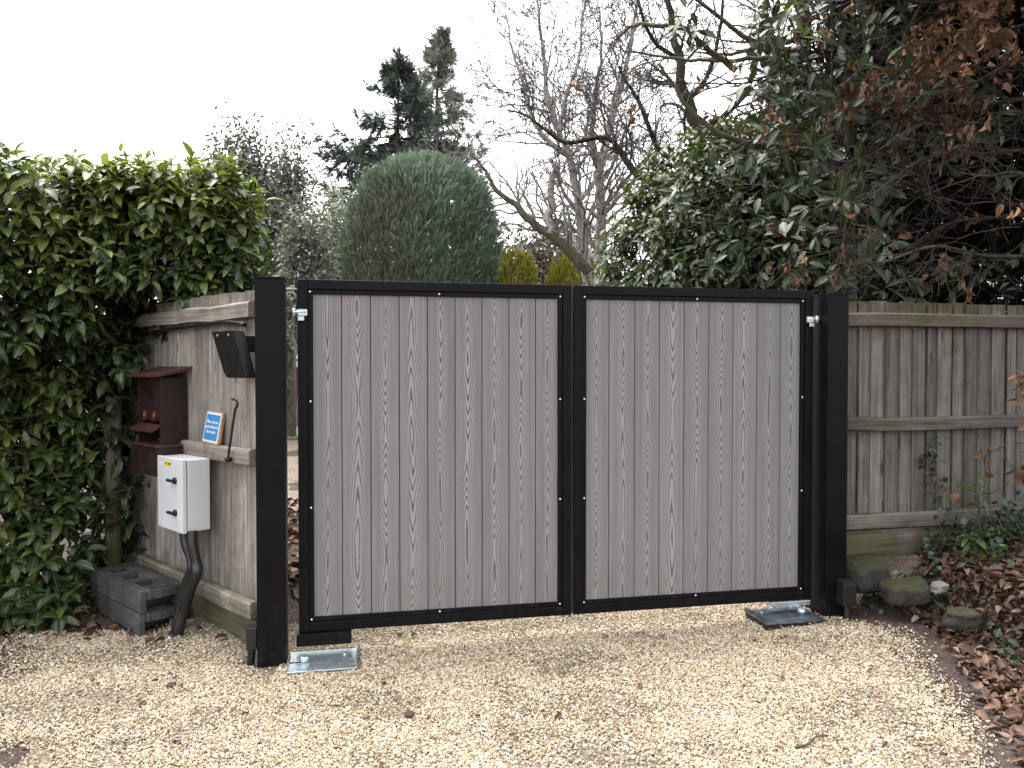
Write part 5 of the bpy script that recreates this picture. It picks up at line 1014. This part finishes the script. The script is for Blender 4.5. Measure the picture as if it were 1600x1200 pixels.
n = 240; x_ = rng.uniform(2.1, 2.75, n); y_ = fy_(x_) - 0.05 - 0.13 * rng.random(n); P = np.stack([x_, y_, height(x_, y_) + 0.02 + 0.10 * rng.random(n) * sstep((x_ - 2.1) / 0.3)], 1)
root = thing('ivy', 'low ivy trailing along the gravel board of the shaded fence', 'ivy', (2.4, 4.65, 0)); g = ivy('', P - np.array(root.location), np.array([[0, -0.4, 0.1]]), 0.042); g.build('foliage', 'ivy_leaf', root)
n = 900; x_ = rng.uniform(2.4, 3.6, n); y_ = rng.uniform(3.3, 4.6, n); P = np.stack([x_, y_, height(x_, y_) + 0.02 + 0.06 * rng.random(n)], 1); P = P[wave(P, 4.0, 2.0) > 0.05]
root = thing('ivy', 'scattered dark ivy leaves among fallen leaves on the bank', 'ivy', (3.0, 4.0, 0)); g = ivy('', P - np.array(root.location), np.array([[0, -0.4, 0.1]]), 0.05); g.build('foliage', 'ivy_leaf', root)
# bright laurel sapling
b = at(1528, 835, 4.55); root = thing('laurel_sapling', 'bright green laurel sapling standing against the shaded fence', 'sapling', (b[0], b[1], float(height(b[0], b[1])))); g, st = G(), G()
z0 = float(height(b[0], b[1])); st.tube([(0, 0, -0.02), (0.01, 0, 0.18), (0.0, -0.01, 0.36), (-0.01, -0.01, 0.44)], [0.006, 0.005, 0.004, 0.003], 6)
P = np.array([(0, 0, 0.30), (0, 0, 0.08), (0.01, 0, 0.14), (0.0, 0, 0.05)]); shoots(g, st, P, np.array([(0, -0.1, 1), (-0.6, -0.5, 0.5), (0.7, -0.4, 0.5), (0.1, -0.8, 0.4)]), np.array([0.16, 0.14, 0.14, 0.12]), 6, 0.125, LEAF, np.full(4, 0.6), wratio=0.34)
st.build('stem', 'twig_brown', root); g.build('foliage', 'sapling_leaf', root)
# bare trailing stems and brown-leaved twigs at the far side of the bank
root = thing('bramble', 'bare trailing stems with brown leaves against the green-stained end of fence', 'bramble', (3.2, 4.55, 0)); off = np.array(root.location); tw, g = GOff(off), GOff(off); tips = []
for k in range(9): grow(tw, np.array([3.0 + 0.05 * k, 4.5 + rng.normal() * 0.08, 0.3]), (rng.normal() * 0.4, -0.2, 1), 0.7 + 0.5 * rng.random(), 0.005, 1, 0.6, -0.3, 8, 3, 0.7, 0.6, 0.7, 0.2, None, 0.002, tips)
for P_ in (at(1598, 600, 4.3), at(1596, 612, 4.32), at(1590, 596, 4.3), at(1605, 740, 4.4), at(1600, 730, 4.4)): tips += [(P_ + rng.normal(size=3) * 0.03, rng.normal(size=3)) for _ in range(7)]
TP = np.array([a for a, b in tips]); TD = np.array([b for a, b in tips]); k = (rng.random(len(TP)) < 0.35) | (np.arange(len(TP)) > len(TP) - 36); TP, TD = TP[k], TD[k]; n = len(TP)
tw.tube(curve([at(1660, 560, 4.3), at(1625, 590, 4.3), at(1594, 604, 4.3)], 4), 0.004, 5); tw.tube(curve([at(1660, 700, 4.4), at(1625, 725, 4.4), at(1600, 735, 4.4)], 4), 0.004, 5)
place(g, LEAF_FLAT, TP, TD * 0.5 + np.array([0, 0, -0.6]) + rng.normal(size=(n, 3)) * 0.4, rng.normal(size=(n, 3)), 0.06, 0.038, np.clip(0.6 + rng.normal(size=n) * 0.2, 0, 1)); tw.build('stems', 'twig_brown', root); g.build('foliage', 'beech_leaf', root)
# twig on the soil
p0 = at(1250, 1180, 2.9); g = G(); g.tube(curve([(1.09, 2.93, 0.016), (1.15, 2.95, 0.022), (1.21, 3.02, 0.018), (1.26, 3.03, 0.016)], 4), 0.005, 6); tag(g.build('twig', 'twig_brown'), 'short bent brown twig lying near the leaf-strewn edge of gravel', 'twig')
